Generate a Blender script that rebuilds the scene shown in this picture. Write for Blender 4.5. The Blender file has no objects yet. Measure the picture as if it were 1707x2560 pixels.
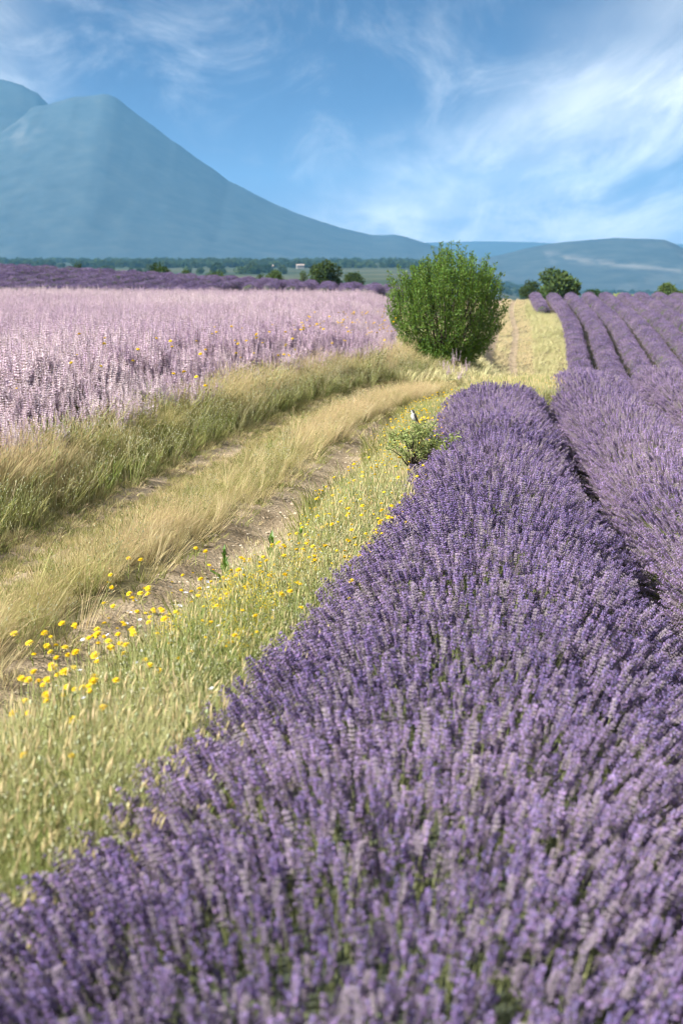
import bpy, math, random
import numpy as np
from mathutils import Vector

random.seed(7)
RNG = np.random.default_rng(7)
SC = bpy.context.scene
COL = SC.collection

# ------------------------------------------------------------------ camera
CAMZ = 1.75
F_PX = 3555.0            # focal length in photograph pixels (50 mm, portrait frame)
HOR = 690.0              # photograph row of the true horizon
PITCH = math.atan((1280.0 - HOR) / F_PX)
cam_d = bpy.data.cameras.new('camera')
cam = bpy.data.objects.new('camera', cam_d)
COL.objects.link(cam)
cam.location = (0, 0, CAMZ)
cam.rotation_euler = (math.pi / 2 - PITCH, 0, 0)
cam_d.sensor_fit = 'VERTICAL'
cam_d.sensor_height = 36.0
cam_d.sensor_width = 24.0
cam_d.lens = 50.0
cam_d.clip_start = 0.05
cam_d.clip_end = 40000
cam_d.dof.use_dof = True
cam_d.dof.focus_distance = 9.5
cam_d.dof.aperture_fstop = 3.6
SC.camera = cam
SC.render.resolution_x, SC.render.resolution_y = 682, 1024

# ------------------------------------------------------------------ sun and sky
SUN_EL = math.radians(39)
SUN_AZ = math.radians(-114)      # clockwise from +Y: the sun stands behind the camera's left shoulder
sun_dir = Vector((math.sin(SUN_AZ) * math.cos(SUN_EL), math.cos(SUN_AZ) * math.cos(SUN_EL), math.sin(SUN_EL)))
sd = bpy.data.lights.new('sun', 'SUN')
sd.energy = 5.0
sd.angle = math.radians(0.6)
sd.color = (1.0, 0.95, 0.88)
sun = bpy.data.objects.new('sun', sd)
COL.objects.link(sun)
sun.rotation_euler = sun_dir.to_track_quat('Z', 'Y').to_euler()

world = bpy.data.worlds.new('World')
SC.world = world
world.use_nodes = True
wt = world.node_tree
wt.nodes.clear()


def N(t, typ, **kw):
    n = t.nodes.new(typ)
    for k, v in kw.items():
        setattr(n, k, v)
    return n


def math_node(t, op, a, b=None, clamp=False):
    n = t.nodes.new('ShaderNodeMath')
    n.operation = op
    n.use_clamp = clamp
    for i, v in enumerate((a, b)):
        if v is None:
            continue
        if isinstance(v, (int, float)):
            n.inputs[i].default_value = v
        else:
            t.links.new(v, n.inputs[i])
    return n.outputs[0]


def ramp(t, fac, stops, interp='LINEAR'):
    n = t.nodes.new('ShaderNodeValToRGB')
    n.color_ramp.interpolation = interp
    el = n.color_ramp.elements
    while len(el) < len(stops):
        el.new(0.5)
    for e, (p, c) in zip(el, stops):
        e.position = p
        e.color = (c[0], c[1], c[2], 1) if not isinstance(c, (int, float)) else (c, c, c, 1)
    if fac is not None:
        t.links.new(fac, n.inputs['Fac'])
    return n.outputs['Color']


def build_world():
    t = wt
    out = N(t, 'ShaderNodeOutputWorld')
    bg = N(t, 'ShaderNodeBackground')
    bg.inputs['Strength'].default_value = 0.05
    sky = N(t, 'ShaderNodeTexSky', sky_type='NISHITA')
    sky.sun_disc = False
    sky.sun_elevation = SUN_EL
    sky.sun_rotation = SUN_AZ
    sky.altitude = 2500
    sky.air_density = 0.3
    sky.dust_density = 0.1
    sky.ozone_density = 8.0
    tc = N(t, 'ShaderNodeTexCoord')
    sep = N(t, 'ShaderNodeSeparateXYZ')
    t.links.new(tc.outputs['Generated'], sep.inputs[0])
    z = math_node(t, 'MAXIMUM', sep.outputs['Z'], 0.0)
    zd = math_node(t, 'ADD', z, 0.13)
    px = math_node(t, 'DIVIDE', sep.outputs['X'], zd)
    py = math_node(t, 'DIVIDE', sep.outputs['Y'], zd)
    comb = N(t, 'ShaderNodeCombineXYZ')
    t.links.new(px, comb.inputs[0])
    t.links.new(py, comb.inputs[1])
    P = comb.outputs[0]

    def layer(rot, scl, loc, scale, detail, rough, dist, lo, hi):
        mp = N(t, 'ShaderNodeMapping')
        mp.inputs['Rotation'].default_value = (0, 0, rot)
        mp.inputs['Scale'].default_value = scl
        mp.inputs['Location'].default_value = loc
        t.links.new(P, mp.inputs['Vector'])
        n = N(t, 'ShaderNodeTexNoise')
        n.inputs['Scale'].default_value = scale
        n.inputs['Detail'].default_value = detail
        n.inputs['Roughness'].default_value = rough
        n.inputs['Distortion'].default_value = dist
        t.links.new(mp.outputs[0], n.inputs['Vector'])
        mr = N(t, 'ShaderNodeMapRange', interpolation_type='SMOOTHSTEP')
        t.links.new(n.outputs['Fac'], mr.inputs['Value'])
        mr.inputs['From Min'].default_value = lo
        mr.inputs['From Max'].default_value = hi
        return mr.outputs[0]

    # cirrus drawn out in parallel streets across the whole sky
    CA, SA = .949, .316
    u = math_node(t, 'ADD', math_node(t, 'MULTIPLY', px, CA), math_node(t, 'MULTIPLY', py, SA))
    warp = N(t, 'ShaderNodeTexNoise')
    warp.inputs['Scale'].default_value = .55
    warp.inputs['Detail'].default_value = 3
    t.links.new(P, warp.inputs['Vector'])
    uw = math_node(t, 'ADD', u, math_node(t, 'MULTIPLY', math_node(t, 'SUBTRACT', warp.outputs['Fac'], .5), 1.1))
    wave = math_node(t, 'COSINE', math_node(t, 'MULTIPLY', math_node(t, 'SUBTRACT', uw, 2.4), 2 * math.pi / 2.9))
    street = N(t, 'ShaderNodeMapRange', interpolation_type='SMOOTHSTEP')
    t.links.new(wave, street.inputs['Value'])
    street.inputs['From Min'].default_value = -.75
    street.inputs['From Max'].default_value = 1.0
    ANG = math.atan2(.316, .949)
    fil = layer(-ANG, (1.0, .20, 1), (3.1, 1.7, 0), 3.0, 10, .66, .45, .38, .70)
    soft = layer(-ANG * 1.3, (1.0, .40, 1), (7.7, 2.2, 0), 1.3, 6, .55, .6, .36, .66)
    wisp = layer(-ANG * .6, (1.0, .30, 1), (9.3, 4.1, 0), 2.6, 10, .68, .8, .46, .80)
    body = math_node(t, 'ADD', math_node(t, 'MULTIPLY', fil, .62), math_node(t, 'MULTIPLY', soft, .55))
    a = math_node(t, 'MULTIPLY', street.outputs[0], body)
    b = math_node(t, 'MULTIPLY', wisp, .36)
    cov = math_node(t, 'ADD', a, b, clamp=True)
    veil = math_node(t, 'MULTIPLY', math_node(t, 'EXPONENT', math_node(t, 'MULTIPLY', z, -30.0)), .70)
    cov = math_node(t, 'ADD', math_node(t, 'MULTIPLY', cov, .9), veil, clamp=True)
    mix = N(t, 'ShaderNodeMix', data_type='RGBA')
    t.links.new(cov, mix.inputs['Factor'])
    t.links.new(sky.outputs['Color'], mix.inputs[6])
    mix.inputs[7].default_value = (16.0, 15.7, 15.0, 1)
    t.links.new(mix.outputs[2], bg.inputs['Color'])
    t.links.new(bg.outputs[0], out.inputs['Surface'])


BANK = (0.35, (1.0, 0.55, 1), (0.0, 0.0, 0))
build_world()
SC.view_settings.view_transform = 'Standard'
SC.view_settings.look = 'None'
SC.view_settings.exposure = 1.25
SC.view_settings.gamma = 1.0
SC.view_settings.use_curve_mapping = False
SC.cycles.use_denoising = True
SC.cycles.filter_width = 1.1
SC.cycles.use_adaptive_sampling = True
SC.cycles.adaptive_threshold = 0.03
SC.cycles.max_bounces = 4
SC.cycles.diffuse_bounces = 2
SC.cycles.transmission_bounces = 4
SC.cycles.volume_bounces = 0
SC.cycles.transparent_max_bounces = 8


# ------------------------------------------------------------------ small tools
def smooth(a, b, x):
    t = np.clip((x - a) / (b - a), 0, 1)
    return t * t * (3 - 2 * t)


_tab = np.random.default_rng(3).random((256, 256))


def vnoise(x, y, s=1.0):
    x = np.asarray(x, float) * s
    y = np.asarray(y, float) * s
    xi, yi = np.floor(x).astype(int), np.floor(y).astype(int)
    fx, fy = x - xi, y - yi
    fx, fy = fx * fx * (3 - 2 * fx), fy * fy * (3 - 2 * fy)
    a = _tab[xi & 255, yi & 255]
    b = _tab[(xi + 1) & 255, yi & 255]
    c = _tab[xi & 255, (yi + 1) & 255]
    d = _tab[(xi + 1) & 255, (yi + 1) & 255]
    return (a * (1 - fx) + b * fx) * (1 - fy) + (c * (1 - fx) + d * fx) * fy


def fbm(x, y, s=1.0, o=4):
    r, a, tot = 0, 1.0, 0
    for i in range(o):
        r = r + a * vnoise(np.asarray(x) + 17.3 * i, np.asarray(y) - 9.1 * i, s)
        tot += a
        a *= 0.5
        s *= 2.03
    return r / tot


def spline(pts):
    """smoothed interpolation x(y) through control points"""
    ys = np.array([p[0] for p in pts], float)
    xs = np.array([p[1] for p in pts], float)
    m = np.gradient(xs, ys)

    def f(y):
        y = np.asarray(y, float)
        yc = np.clip(y, ys[0], ys[-1])
        i = np.clip(np.searchsorted(ys, yc) - 1, 0, len(ys) - 2)
        h = ys[i + 1] - ys[i]
        t = (yc - ys[i]) / h
        r = ((2 * t**3 - 3 * t**2 + 1) * xs[i] + (t**3 - 2 * t**2 + t) * h * m[i]
             + (-2 * t**3 + 3 * t**2) * xs[i + 1] + (t**3 - t**2) * h * m[i + 1])
        r = r + np.where(y < ys[0], (y - ys[0]) * m[0], 0) + np.where(y > ys[-1], (y - ys[-1]) * m[-1], 0)
        return r
    return f


def px_x(px, d):
    return (px - 853.5) / F_PX * d


# track centre, first lavender row centre
XT = spline([(2, -2.35), (5, -1.76), (7.3, -1.36), (9.6, -1.0), (12, -.60), (15.9, -.02), (17.7, .28), (19, .54), (21.5, 1.2),
             (25, 2.5), (28, 3.7), (32, 4.7), (40, 5.6), (55, 7.0), (75, 8.6), (100, 11.7), (120, 13.75), (135, 15.8)])
RUT_R, RUT_L = .42, -.92
XR = spline([(0.5, -.35), (2, -.07), (3.2, .14), (4.5, .38), (5.9, .61), (7.2, .78), (9.2, 1.0), (15, 1.60), (18, 1.95), (30, 3.4)])


def sage_edge(y):
    y = np.asarray(y, float)
    return np.minimum(XT(y) - 1.72, 0.037 * y)


_ry = np.array([0, 17, 20, 24, 30, 38, 46, 56, 64, 70, 101, 132, 138, 150, 175, 220, 300, 500, 1000, 2000, 3000, 12000], float)
_rz = np.array([0, 0, -.12, -.55, -1.35, -2.4, -3.2, -3.75, -3.8, -3.65, -2.05, -.5, -.5, -1.0, -3, -6.5, -11, -20, -30, -38, -40, -40], float)
_ly = np.array([0, 60, 80, 95, 110, 125, 132, 145, 180, 260, 400, 800, 1500, 3000, 12000], float)
_lz = np.array([0, 0, .12, .38, .78, 1.0, .98, .6, -2.0, -6, -8, -4, 6, 30, 40], float)


def H(x, y):
    x = np.asarray(x, float)
    y = np.asarray(y, float)
    zr = np.interp(y, _ry, _rz)
    k = np.clip((4 - x) / 34, -.1, 1.3)
    near = np.where(y < 145, 0.25 + 1.85 * k, 0.25 + 1.85 * k * np.clip(1 - (y - 145) / 100, 0, 1) + np.clip((y - 145) / 100, 0, 1) * .75)
    lz = np.interp(y, _ly, _lz)
    zl = lz * near
    e = sage_edge(y)
    w = smooth(0.0, 1.0, (x - (e + np.minimum(1.1, .1 + .03 * y))) / (1.2 + .055 * np.minimum(y, 160) + np.clip(y - 160, 0, 4000) * .12))
    z = zl * (1 - w) + zr * w
    # ruts, crowned middle and bank of the track
    o = x - XT(y)
    fade = 1 - smooth(135, 150, y)
    rut = np.exp(-((o - RUT_R) / .20) ** 2) + np.exp(-((o - RUT_L) / .24) ** 2)
    z = z + fade * (-.075 * rut + .03 * np.exp(-((o + .15) / .35) ** 2) + .10 * smooth(1.25, 1.9, -o) * (1 - smooth(20, 40, y)))
    z = z + .05 * (fbm(x, y, 1.3, 3) - .5) * (y < 150)
    return z


def add_obj(name, me, parent=None, mats=()):
    for m in mats:
        me.materials.append(m)
    o = bpy.data.objects.new(name, me)
    COL.objects.link(o)
    if parent is not None:
        o.parent = parent
    return o


def empty(name, loc=(0, 0, 0)):
    o = bpy.data.objects.new(name, None)
    o.empty_display_size = .1
    o.location = loc
    COL.objects.link(o)
    return o


def tag(o, label=None, cat=None, group=None, kind=None):
    if label:
        o['label'] = label
    if cat:
        o['category'] = cat
    if group:
        o['group'] = group
    if kind:
        o['kind'] = kind
    return o


def np_mesh(name, V, F, mi=None, smooth_=False):
    """V (n,3), F (m,3|4) arrays"""
    V = np.ascontiguousarray(V, np.float32)
    F = np.ascontiguousarray(F, np.int32)
    me = bpy.data.meshes.new(name)
    me.vertices.add(len(V))
    me.vertices.foreach_set('co', V.ravel())
    k = F.shape[1]
    me.loops.add(F.size)
    me.loops.foreach_set('vertex_index', F.ravel())
    me.polygons.add(len(F))
    me.polygons.foreach_set('loop_start', np.arange(0, F.size, k, dtype=np.int32))
    if mi is not None:
        me.polygons.foreach_set('material_index', np.ascontiguousarray(mi, np.int32))
    if smooth_:
        me.polygons.foreach_set('use_smooth', np.ones(len(F), bool))
    me.update(calc_edges=True)
    me.validate()
    return me


class MB:
    def __init__(s):
        s.V, s.F, s.M = [], [], []

    def add(s, V, F, m=0):
        b = len(s.V)
        s.V += [tuple(v) for v in V]
        s.F += [tuple(i + b for i in f) for f in F]
        s.M += [m] * len(F)

    def tube(s, pts, rads, n=4, m=0, cap=True):
        pts = [Vector(p) for p in pts]
        V, Fc = [], []
        for i, p in enumerate(pts):
            d = (pts[min(i + 1, len(pts) - 1)] - pts[max(i - 1, 0)])
            d = d.normalized() if d.length > 1e-9 else Vector((0, 0, 1))
            a = d.orthogonal().normalized() if abs(d.z) < .9 else (Vector((1, 0, 0)) - d * d.x).normalized()
            b = d.cross(a)
            for k in range(n):
                t = 2 * math.pi * k / n
                V.append(p + (a * math.cos(t) + b * math.sin(t)) * rads[i])
        for i in range(len(pts) - 1):
            for k in range(n):
                k2 = (k + 1) % n
                Fc.append((i * n + k, i * n + k2, (i + 1) * n + k2, (i + 1) * n + k))
        if cap:
            Fc.append(tuple(range(n))[::-1])
            Fc.append(tuple((len(pts) - 1) * n + k for k in range(n)))
        s.add(V, Fc, m)

    def bud(s, p, d, L, w, m=0):
        d = Vector(d).normalized()
        a = d.orthogonal().normalized()
        b = d.cross(a)
        p = Vector(p)
        c = p + d * L * .5
        s.add([p, c + a * w, c + b * w, c - a * w, c - b * w, p + d * L],
              [(0, 2, 1), (0, 3, 2), (0, 4, 3), (0, 1, 4), (5, 1, 2), (5, 2, 3), (5, 3, 4), (5, 4, 1)], m)

    def blade(s, pts, w, side, m=0, tip=0.12):
        """a flat tapered leaf through pts; side = width direction"""
        side = Vector(side).normalized()
        V, n = [], len(pts)
        for i, p in enumerate(pts):
            t = i / (n - 1)
            ww = w * (1 - (1 - tip) * t)
            V += [Vector(p) - side * ww, Vector(p) + side * ww]
        s.add(V, [(2 * i, 2 * i + 1, 2 * i + 3, 2 * i + 2) for i in range(n - 1)], m)

    def leaf(s, p, d, L, w, m=0, droop=0.25, up=(0, 0, 1), fold=.25):
        """pointed oval leaf folded a little along its rib"""
        d = Vector(d).normalized()
        side = d.cross(Vector(up))
        side = side.normalized() if side.length > 1e-4 else Vector((1, 0, 0))
        nrm = side.cross(d)
        p = Vector(p)
        a, b, c = p, p + d * L * .45 - nrm * 0, p + d * L - Vector((0, 0, 1)) * droop * L
        s.add([a, b - side * w + nrm * w * fold, b, b + side * w + nrm * w * fold, c], [(0, 2, 1), (0, 3, 2), (1, 2, 4), (2, 3, 4)], m)

    def mesh(s, name, mats=(), smooth_=False):
        me = bpy.data.meshes.new(name)
        me.from_pydata(s.V, [], s.F)
        for m in mats:
            me.materials.append(m)
        me.polygons.foreach_set('material_index', s.M)
        if smooth_:
            me.polygons.foreach_set('use_smooth', [True] * len(s.F))
        me.update()
        return me


def proto(name, mb, mats):
    """an unlinked source shape for scattering"""
    return bpy.data.objects.new(name, mb.mesh(name, mats))


def dir_to_rot(D):
    D = D / np.linalg.norm(D, axis=1)[:, None]
    th = np.arccos(np.clip(D[:, 2], -1, 1))
    ph = np.arctan2(D[:, 1], D[:, 0])
    return np.stack([np.zeros_like(th), th, ph], 1)


def yaw_rot(n, tilt=.12, lean=None):
    ph = RNG.random(n) * 2 * math.pi
    D = np.stack([np.cos(ph) * tilt * RNG.random(n), np.sin(ph) * tilt * RNG.random(n), np.ones(n)], 1)
    if lean is not None:
        D[:, :2] += lean
    r = dir_to_rot(D)
    if lean is None:
        r[:, 2] = ph
    return r


def scatter(name, P, R, S, protos, tint=None, parent=None, idx=None):
    """one object that sets many copies of a few source shapes on points"""
    n = len(P)
    me = bpy.data.meshes.new(name)
    me.vertices.add(n)
    me.vertices.foreach_set('co', np.ascontiguousarray(P, np.float32).ravel())
    a = me.attributes.new('rot', 'FLOAT_VECTOR', 'POINT')
    a.data.foreach_set('vector', np.ascontiguousarray(R, np.float32).ravel())
    S = np.asarray(S, float)
    if S.ndim == 1:
        S = np.stack([S, S, S], 1)
    a = me.attributes.new('scl', 'FLOAT_VECTOR', 'POINT')
    a.data.foreach_set('vector', np.ascontiguousarray(S, np.float32).ravel())
    a = me.attributes.new('tint', 'FLOAT', 'POINT')
    a.data.foreach_set('value', np.ascontiguousarray(RNG.random(n) if tint is None else np.clip(tint, 0, 1), np.float32))
    a = me.attributes.new('idx', 'INT', 'POINT')
    a.data.foreach_set('value', np.ascontiguousarray(RNG.integers(0, len(protos), n) if idx is None else idx, np.int32))
    me.update()
    o = add_obj(name, me, parent)
    g = bpy.data.node_groups.new('scatter_' + name, 'GeometryNodeTree')
    g.interface.new_socket('Geometry', in_out='INPUT', socket_type='NodeSocketGeometry')
    g.interface.new_socket('Geometry', in_out='OUTPUT', socket_type='NodeSocketGeometry')
    gi, go = g.nodes.new('NodeGroupInput'), g.nodes.new('NodeGroupOutput')
    iop = g.nodes.new('GeometryNodeInstanceOnPoints')
    g.links.new(gi.outputs[0], iop.inputs['Points'])
    j = g.nodes.new('GeometryNodeJoinGeometry')
    for p in reversed(protos):
        oi = g.nodes.new('GeometryNodeObjectInfo')
        oi.inputs['Object'].default_value = p
        oi.inputs['As Instance'].default_value = True
        g.links.new(oi.outputs['Geometry'], j.inputs[0])
    g.links.new(j.outputs[0], iop.inputs['Instance'])
    iop.inputs['Pick Instance'].default_value = True

    def attr(nm, ty):
        q = g.nodes.new('GeometryNodeInputNamedAttribute')
        q.data_type = ty
        q.inputs['Name'].default_value = nm
        return q.outputs['Attribute']
    g.links.new(attr('idx', 'INT'), iop.inputs['Instance Index'])
    e2r = g.nodes.new('FunctionNodeEulerToRotation')
    g.links.new(attr('rot', 'FLOAT_VECTOR'), e2r.inputs[0])
    g.links.new(e2r.outputs[0], iop.inputs['Rotation'])
    g.links.new(attr('scl', 'FLOAT_VECTOR'), iop.inputs['Scale'])
    g.links.new(iop.outputs[0], go.inputs[0])
    md = o.modifiers.new('scatter', 'NODES')
    md.node_group = g
    return o


# ------------------------------------------------------------------ materials
def plant_mat(name, stops, trans=0.3, vary=0.30, rough=0.6, hue=.02, gloss=0.0):
    """thin plant matter: colour by the plant's own tint, with random variation from plant to plant"""
    m = bpy.data.materials.new(name)
    m.use_nodes = True
    t = m.node_tree
    t.nodes.clear()
    out = N(t, 'ShaderNodeOutputMaterial')
    at = N(t, 'ShaderNodeAttribute', attribute_type='INSTANCER', attribute_name='tint')
    c = ramp(t, at.outputs['Fac'], stops)
    oi = N(t, 'ShaderNodeObjectInfo')
    geo = N(t, 'ShaderNodeNewGeometry')
    rnd = math_node(t, 'ADD', math_node(t, 'MULTIPLY', oi.outputs['Random'], .6),
                    math_node(t, 'MULTIPLY', geo.outputs['Random Per Island'], .4))
    hs = N(t, 'ShaderNodeHueSaturation')
    t.links.new(c, hs.inputs['Color'])
    t.links.new(math_node(t, 'ADD', math_node(t, 'MULTIPLY', rnd, 2 * vary), 1 - vary), hs.inputs['Value'])
    t.links.new(math_node(t, 'ADD', math_node(t, 'MULTIPLY', geo.outputs['Random Per Island'], 2 * hue), .5 - hue), hs.inputs['Hue'])
    d = N(t, 'ShaderNodeBsdfDiffuse')
    t.links.new(hs.outputs[0], d.inputs['Color'])
    last = d.outputs[0]
    if trans > 0:
        tr = N(t, 'ShaderNodeBsdfTranslucent')
        t.links.new(hs.outputs[0], tr.inputs['Color'])
        mx = N(t, 'ShaderNodeMixShader')
        mx.inputs[0].default_value = trans
        t.links.new(last, mx.inputs[1])
        t.links.new(tr.outputs[0], mx.inputs[2])
        last = mx.outputs[0]
    if gloss > 0:
        gl = N(t, 'ShaderNodeBsdfGlossy')
        gl.inputs['Roughness'].default_value = .45
        mx = N(t, 'ShaderNodeMixShader')
        mx.inputs[0].default_value = gloss
        t.links.new(last, mx.inputs[1])
        t.links.new(gl.outputs[0], mx.inputs[2])
        last = mx.outputs[0]
    t.links.new(last, out.inputs['Surface'])
    return m


def solid_mat(name, c1, c2, scale=8, rough=.85, bump=0.0, bscale=40, detail=6, lo=.35, hi=.65):
    m = bpy.data.materials.new(name)
    m.use_nodes = True
    t = m.node_tree
    b = t.nodes['Principled BSDF']
    b.inputs['Roughness'].default_value = rough
    b.inputs['Specular IOR Level'].default_value = .2
    tc = N(t, 'ShaderNodeTexCoord')
    n = N(t, 'ShaderNodeTexNoise')
    n.inputs['Scale'].default_value = scale
    n.inputs['Detail'].default_value = detail
    t.links.new(tc.outputs['Object'], n.inputs['Vector'])
    t.links.new(ramp(t, n.outputs['Fac'], [(lo, c1), (hi, c2)]), b.inputs['Base Color'])
    if bump:
        n2 = N(t, 'ShaderNodeTexNoise')
        n2.inputs['Scale'].default_value = bscale
        n2.inputs['Detail'].default_value = 8
        t.links.new(tc.outputs['Object'], n2.inputs['Vector'])
        bp = N(t, 'ShaderNodeBump')
        bp.inputs['Strength'].default_value = bump
        bp.inputs['Distance'].default_value = .03
        t.links.new(n2.outputs['Fac'], bp.inputs['Height'])
        t.links.new(bp.outputs[0], b.inputs['Normal'])
    return m


M_BUD = plant_mat('lavender_bud', [(0, (.105, .080, .145)), (.35, (.205, .158, .245)), (.65, (.285, .220, .305)), (1, (.39, .305, .38))], .15, .35, hue=.03)
M_PETAL = plant_mat('lavender_petal', [(0, (.30, .22, .48)), (1, (.52, .39, .66))], .3, .25, hue=.03)
M_FADED = plant_mat('lavender_faded', [(0, (.33, .275, .35)), (1, (.42, .35, .41))], .15, .3)
M_LSTEM = plant_mat('lavender_stem', [(0, (.20, .23, .10)), (1, (.40, .41, .20))], .2, .35)
M_LFOL = solid_mat('lavender_foliage', (.045, .058, .040), (.105, .120, .080), 14, .9, .6, 60)
M_BRACT = plant_mat('sage_bract', [(0, (.66, .52, .66)), (.5, (.78, .65, .74)), (1, (.84, .75, .79))], .35, .22, hue=.025)
M_CALYX = plant_mat('sage_calyx', [(0, (.52, .36, .48)), (1, (.66, .50, .56))], .2, .3, hue=.03)
M_SSTEM = plant_mat('sage_stem', [(0, (.22, .20, .11)), (1, (.33, .25, .19))], .15, .3)
M_SLEAF = plant_mat('sage_leaf', [(0, (.17, .21, .09)), (1, (.29, .30, .16))], .25, .3)
STRAW = [(0, (.20, .25, .065)), (.3, (.40, .38, .14)), (.6, (.56, .48, .25)), (1, (.70, .58, .36))]
M_STRAW = plant_mat('dry_grass', STRAW, .35, .25)
M_SEED = plant_mat('grass_seed', [(0, (.50, .45, .22)), (1, (.70, .54, .34))], .3, .3)
M_GREEN = plant_mat('green_grass', [(0, (.13, .17, .045)), (.5, (.23, .25, .08)), (1, (.36, .34, .14))], .35, .3)
M_WEED = plant_mat('weed_stem', [(0, (.23, .31, .08)), (.5, (.45, .47, .20)), (1, (.66, .58, .36))], .3, .40)
M_WBUD = plant_mat('weed_bud', [(0, (.38, .41, .24)), (1, (.56, .54, .38))], .2, .25)
M_YELLOW = plant_mat('yellow_petal', [(0, (.80, .53, .025)), (1, (.88, .68, .06))], .25, .18, hue=.015)
M_YCENTRE = plant_mat('yellow_centre', [(0, (.74, .50, .02)), (1, (.80, .60, .04))], .1, .2)
M_BED = plant_mat('bedstraw_flower', [(0, (.74, .58, .05)), (1, (.82, .66, .10))], .3, .2)
M_LEAFG = plant_mat('fresh_leaf', [(0, (.10, .20, .025)), (1, (.22, .34, .05))], .4, .25, gloss=.04)
M_BUSH = plant_mat('almond_leaf', [(0, (.056, .125, .022)), (.5, (.112, .200, .034)), (1, (.23, .30, .07))], .38, .34, gloss=.015)
M_OAK = plant_mat('oak_leaf', [(0, (.045, .080, .026)), (1, (.095, .140, .045))], .25, .35)
M_SCRUB = plant_mat('shrub_leaf', [(0, (.20, .27, .075)), (1, (.44, .48, .20))], .35, .3)
M_WHITE = plant_mat('white_flower', [(0, (.66, .68, .78)), (1, (.78, .78, .82))], .3, .1)
M_BROWN = plant_mat('dry_spike', [(0, (.30, .20, .12)), (1, (.42, .30, .19))], .1, .25)
M_BARK = solid_mat('bark', (.045, .036, .028), (.11, .09, .07), 20, .9, .5, 60)


def ground_mat():
    m = bpy.data.materials.new('field_ground')
    m.use_nodes = True
    t = m.node_tree
    b = t.nodes['Principled BSDF']
    b.inputs['Roughness'].default_value = .95
    b.inputs['Specular IOR Level'].default_value = .1
    geo = N(t, 'ShaderNodeNewGeometry')
    n1 = N(t, 'ShaderNodeTexNoise')
    n1.inputs['Scale'].default_value = 1.7
    n1.inputs['Detail'].default_value = 8
    n1.inputs['Roughness'].default_value = .65
    t.links.new(geo.outputs['Position'], n1.inputs['Vector'])
    soil = ramp(t, n1.outputs['Fac'], [(.3, (.115, .095, .055)), (.5, (.19, .165, .085)), (.7, (.27, .225, .13))])
    n2 = N(t, 'ShaderNodeTexNoise')
    n2.inputs['Scale'].default_value = .006
    n2.inputs['Detail'].default_value = 8
    t.links.new(geo.outputs['Position'], n2.inputs['Vector'])
    far = ramp(t, n2.outputs['Fac'], [(.36, (.040, .060, .038)), (.5, (.055, .075, .045)), (.62, (.10, .105, .065))])
    at = N(t, 'ShaderNodeAttribute', attribute_name='valley')
    row_shade = ramp(t, n1.outputs['Fac'], [(.3, (.040, .035, .028)), (.7, (.095, .080, .058))])  # soil under the lavender darkened to paint in shade between rows
    at2 = N(t, 'ShaderNodeAttribute', attribute_name='row_shade')
    m0 = N(t, 'ShaderNodeMix', data_type='RGBA')
    t.links.new(at2.outputs['Fac'], m0.inputs['Factor'])
    t.links.new(soil, m0.inputs[6])
    t.links.new(row_shade, m0.inputs[7])
    soil = m0.outputs[2]
    mx = N(t, 'ShaderNodeMix', data_type='RGBA')
    t.links.new(at.outputs['Fac'], mx.inputs['Factor'])
    t.links.new(soil, mx.inputs[6])
    t.links.new(far, mx.inputs[7])
    t.links.new(mx.outputs[2], b.inputs['Base Color'])
    n3 = N(t, 'ShaderNodeTexNoise')
    n3.inputs['Scale'].default_value = 25
    n3.inputs['Detail'].default_value = 8
    t.links.new(geo.outputs['Position'], n3.inputs['Vector'])
    bp = N(t, 'ShaderNodeBump')
    bp.inputs['Strength'].default_value = .5
    bp.inputs['Distance'].default_value = .03
    t.links.new(n3.outputs['Fac'], bp.inputs['Height'])
    t.links.new(bp.outputs[0], b.inputs['Normal'])
    return m


# ------------------------------------------------------------------ ground
def axis(parts):
    a = []
    for lo, hi, st in parts:
        a.append(np.arange(lo, hi, st))
    return np.unique(np.round(np.concatenate(a), 4))


gx = axis([(-7000, -1000, 500), (-1000, -200, 80), (-200, -40, 10), (-40, -8, 1.2), (-8, 8, .10), (8, 22, .30), (22, 45, 1.2), (45, 200, 10), (200, 1000, 80), (1000, 7001, 500)])
gy = axis([(-300, -20, 40), (-20, 0, 2), (0, 36, .16), (36, 140, .6), (140, 200, 4), (200, 600, 25), (600, 3000, 120), (3000, 12500, 800)])
GX, GY = np.meshgrid(gx, gy)
GZ = H(GX, GY)
V = np.stack([GX.ravel(), GY.ravel(), GZ.ravel()], 1)
nx, ny = len(gx), len(gy)
ii = (np.arange(ny - 1)[:, None] * nx + np.arange(nx - 1)[None, :]).ravel()
F = np.stack([ii, ii + 1, ii + nx + 1, ii + nx], 1)
gm = np_mesh('ground', V, F, smooth_=True)
at = gm.attributes.new('valley', 'FLOAT', 'POINT')
at.data.foreach_set('value', smooth(150, 260, V[:, 1]).astype(np.float32))
at = gm.attributes.new('row_shade', 'FLOAT', 'POINT')
_x, _y = V[:, 0], V[:, 1]
shade_mask = np.where(_y < 24, smooth(-.5, -.2, _x - XR(_y)), 0) + np.where((_y > 60) & (_y < 140), smooth(-.8, -.4, _x - (13.36 + 6.24 * (_y - 80) / 52)), 0)  # lavender ground whose colour carries the shade of the row gaps
shade_mask = shade_mask + np.where((_y > 84) & (_y < 140) & (_x < 5), 1.0, 0)
at.data.foreach_set('value', np.clip(shade_mask, 0, 1).astype(np.float32))
ground = add_obj('ground', gm, mats=[ground_mat()])
tag(ground, kind='structure')


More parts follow.
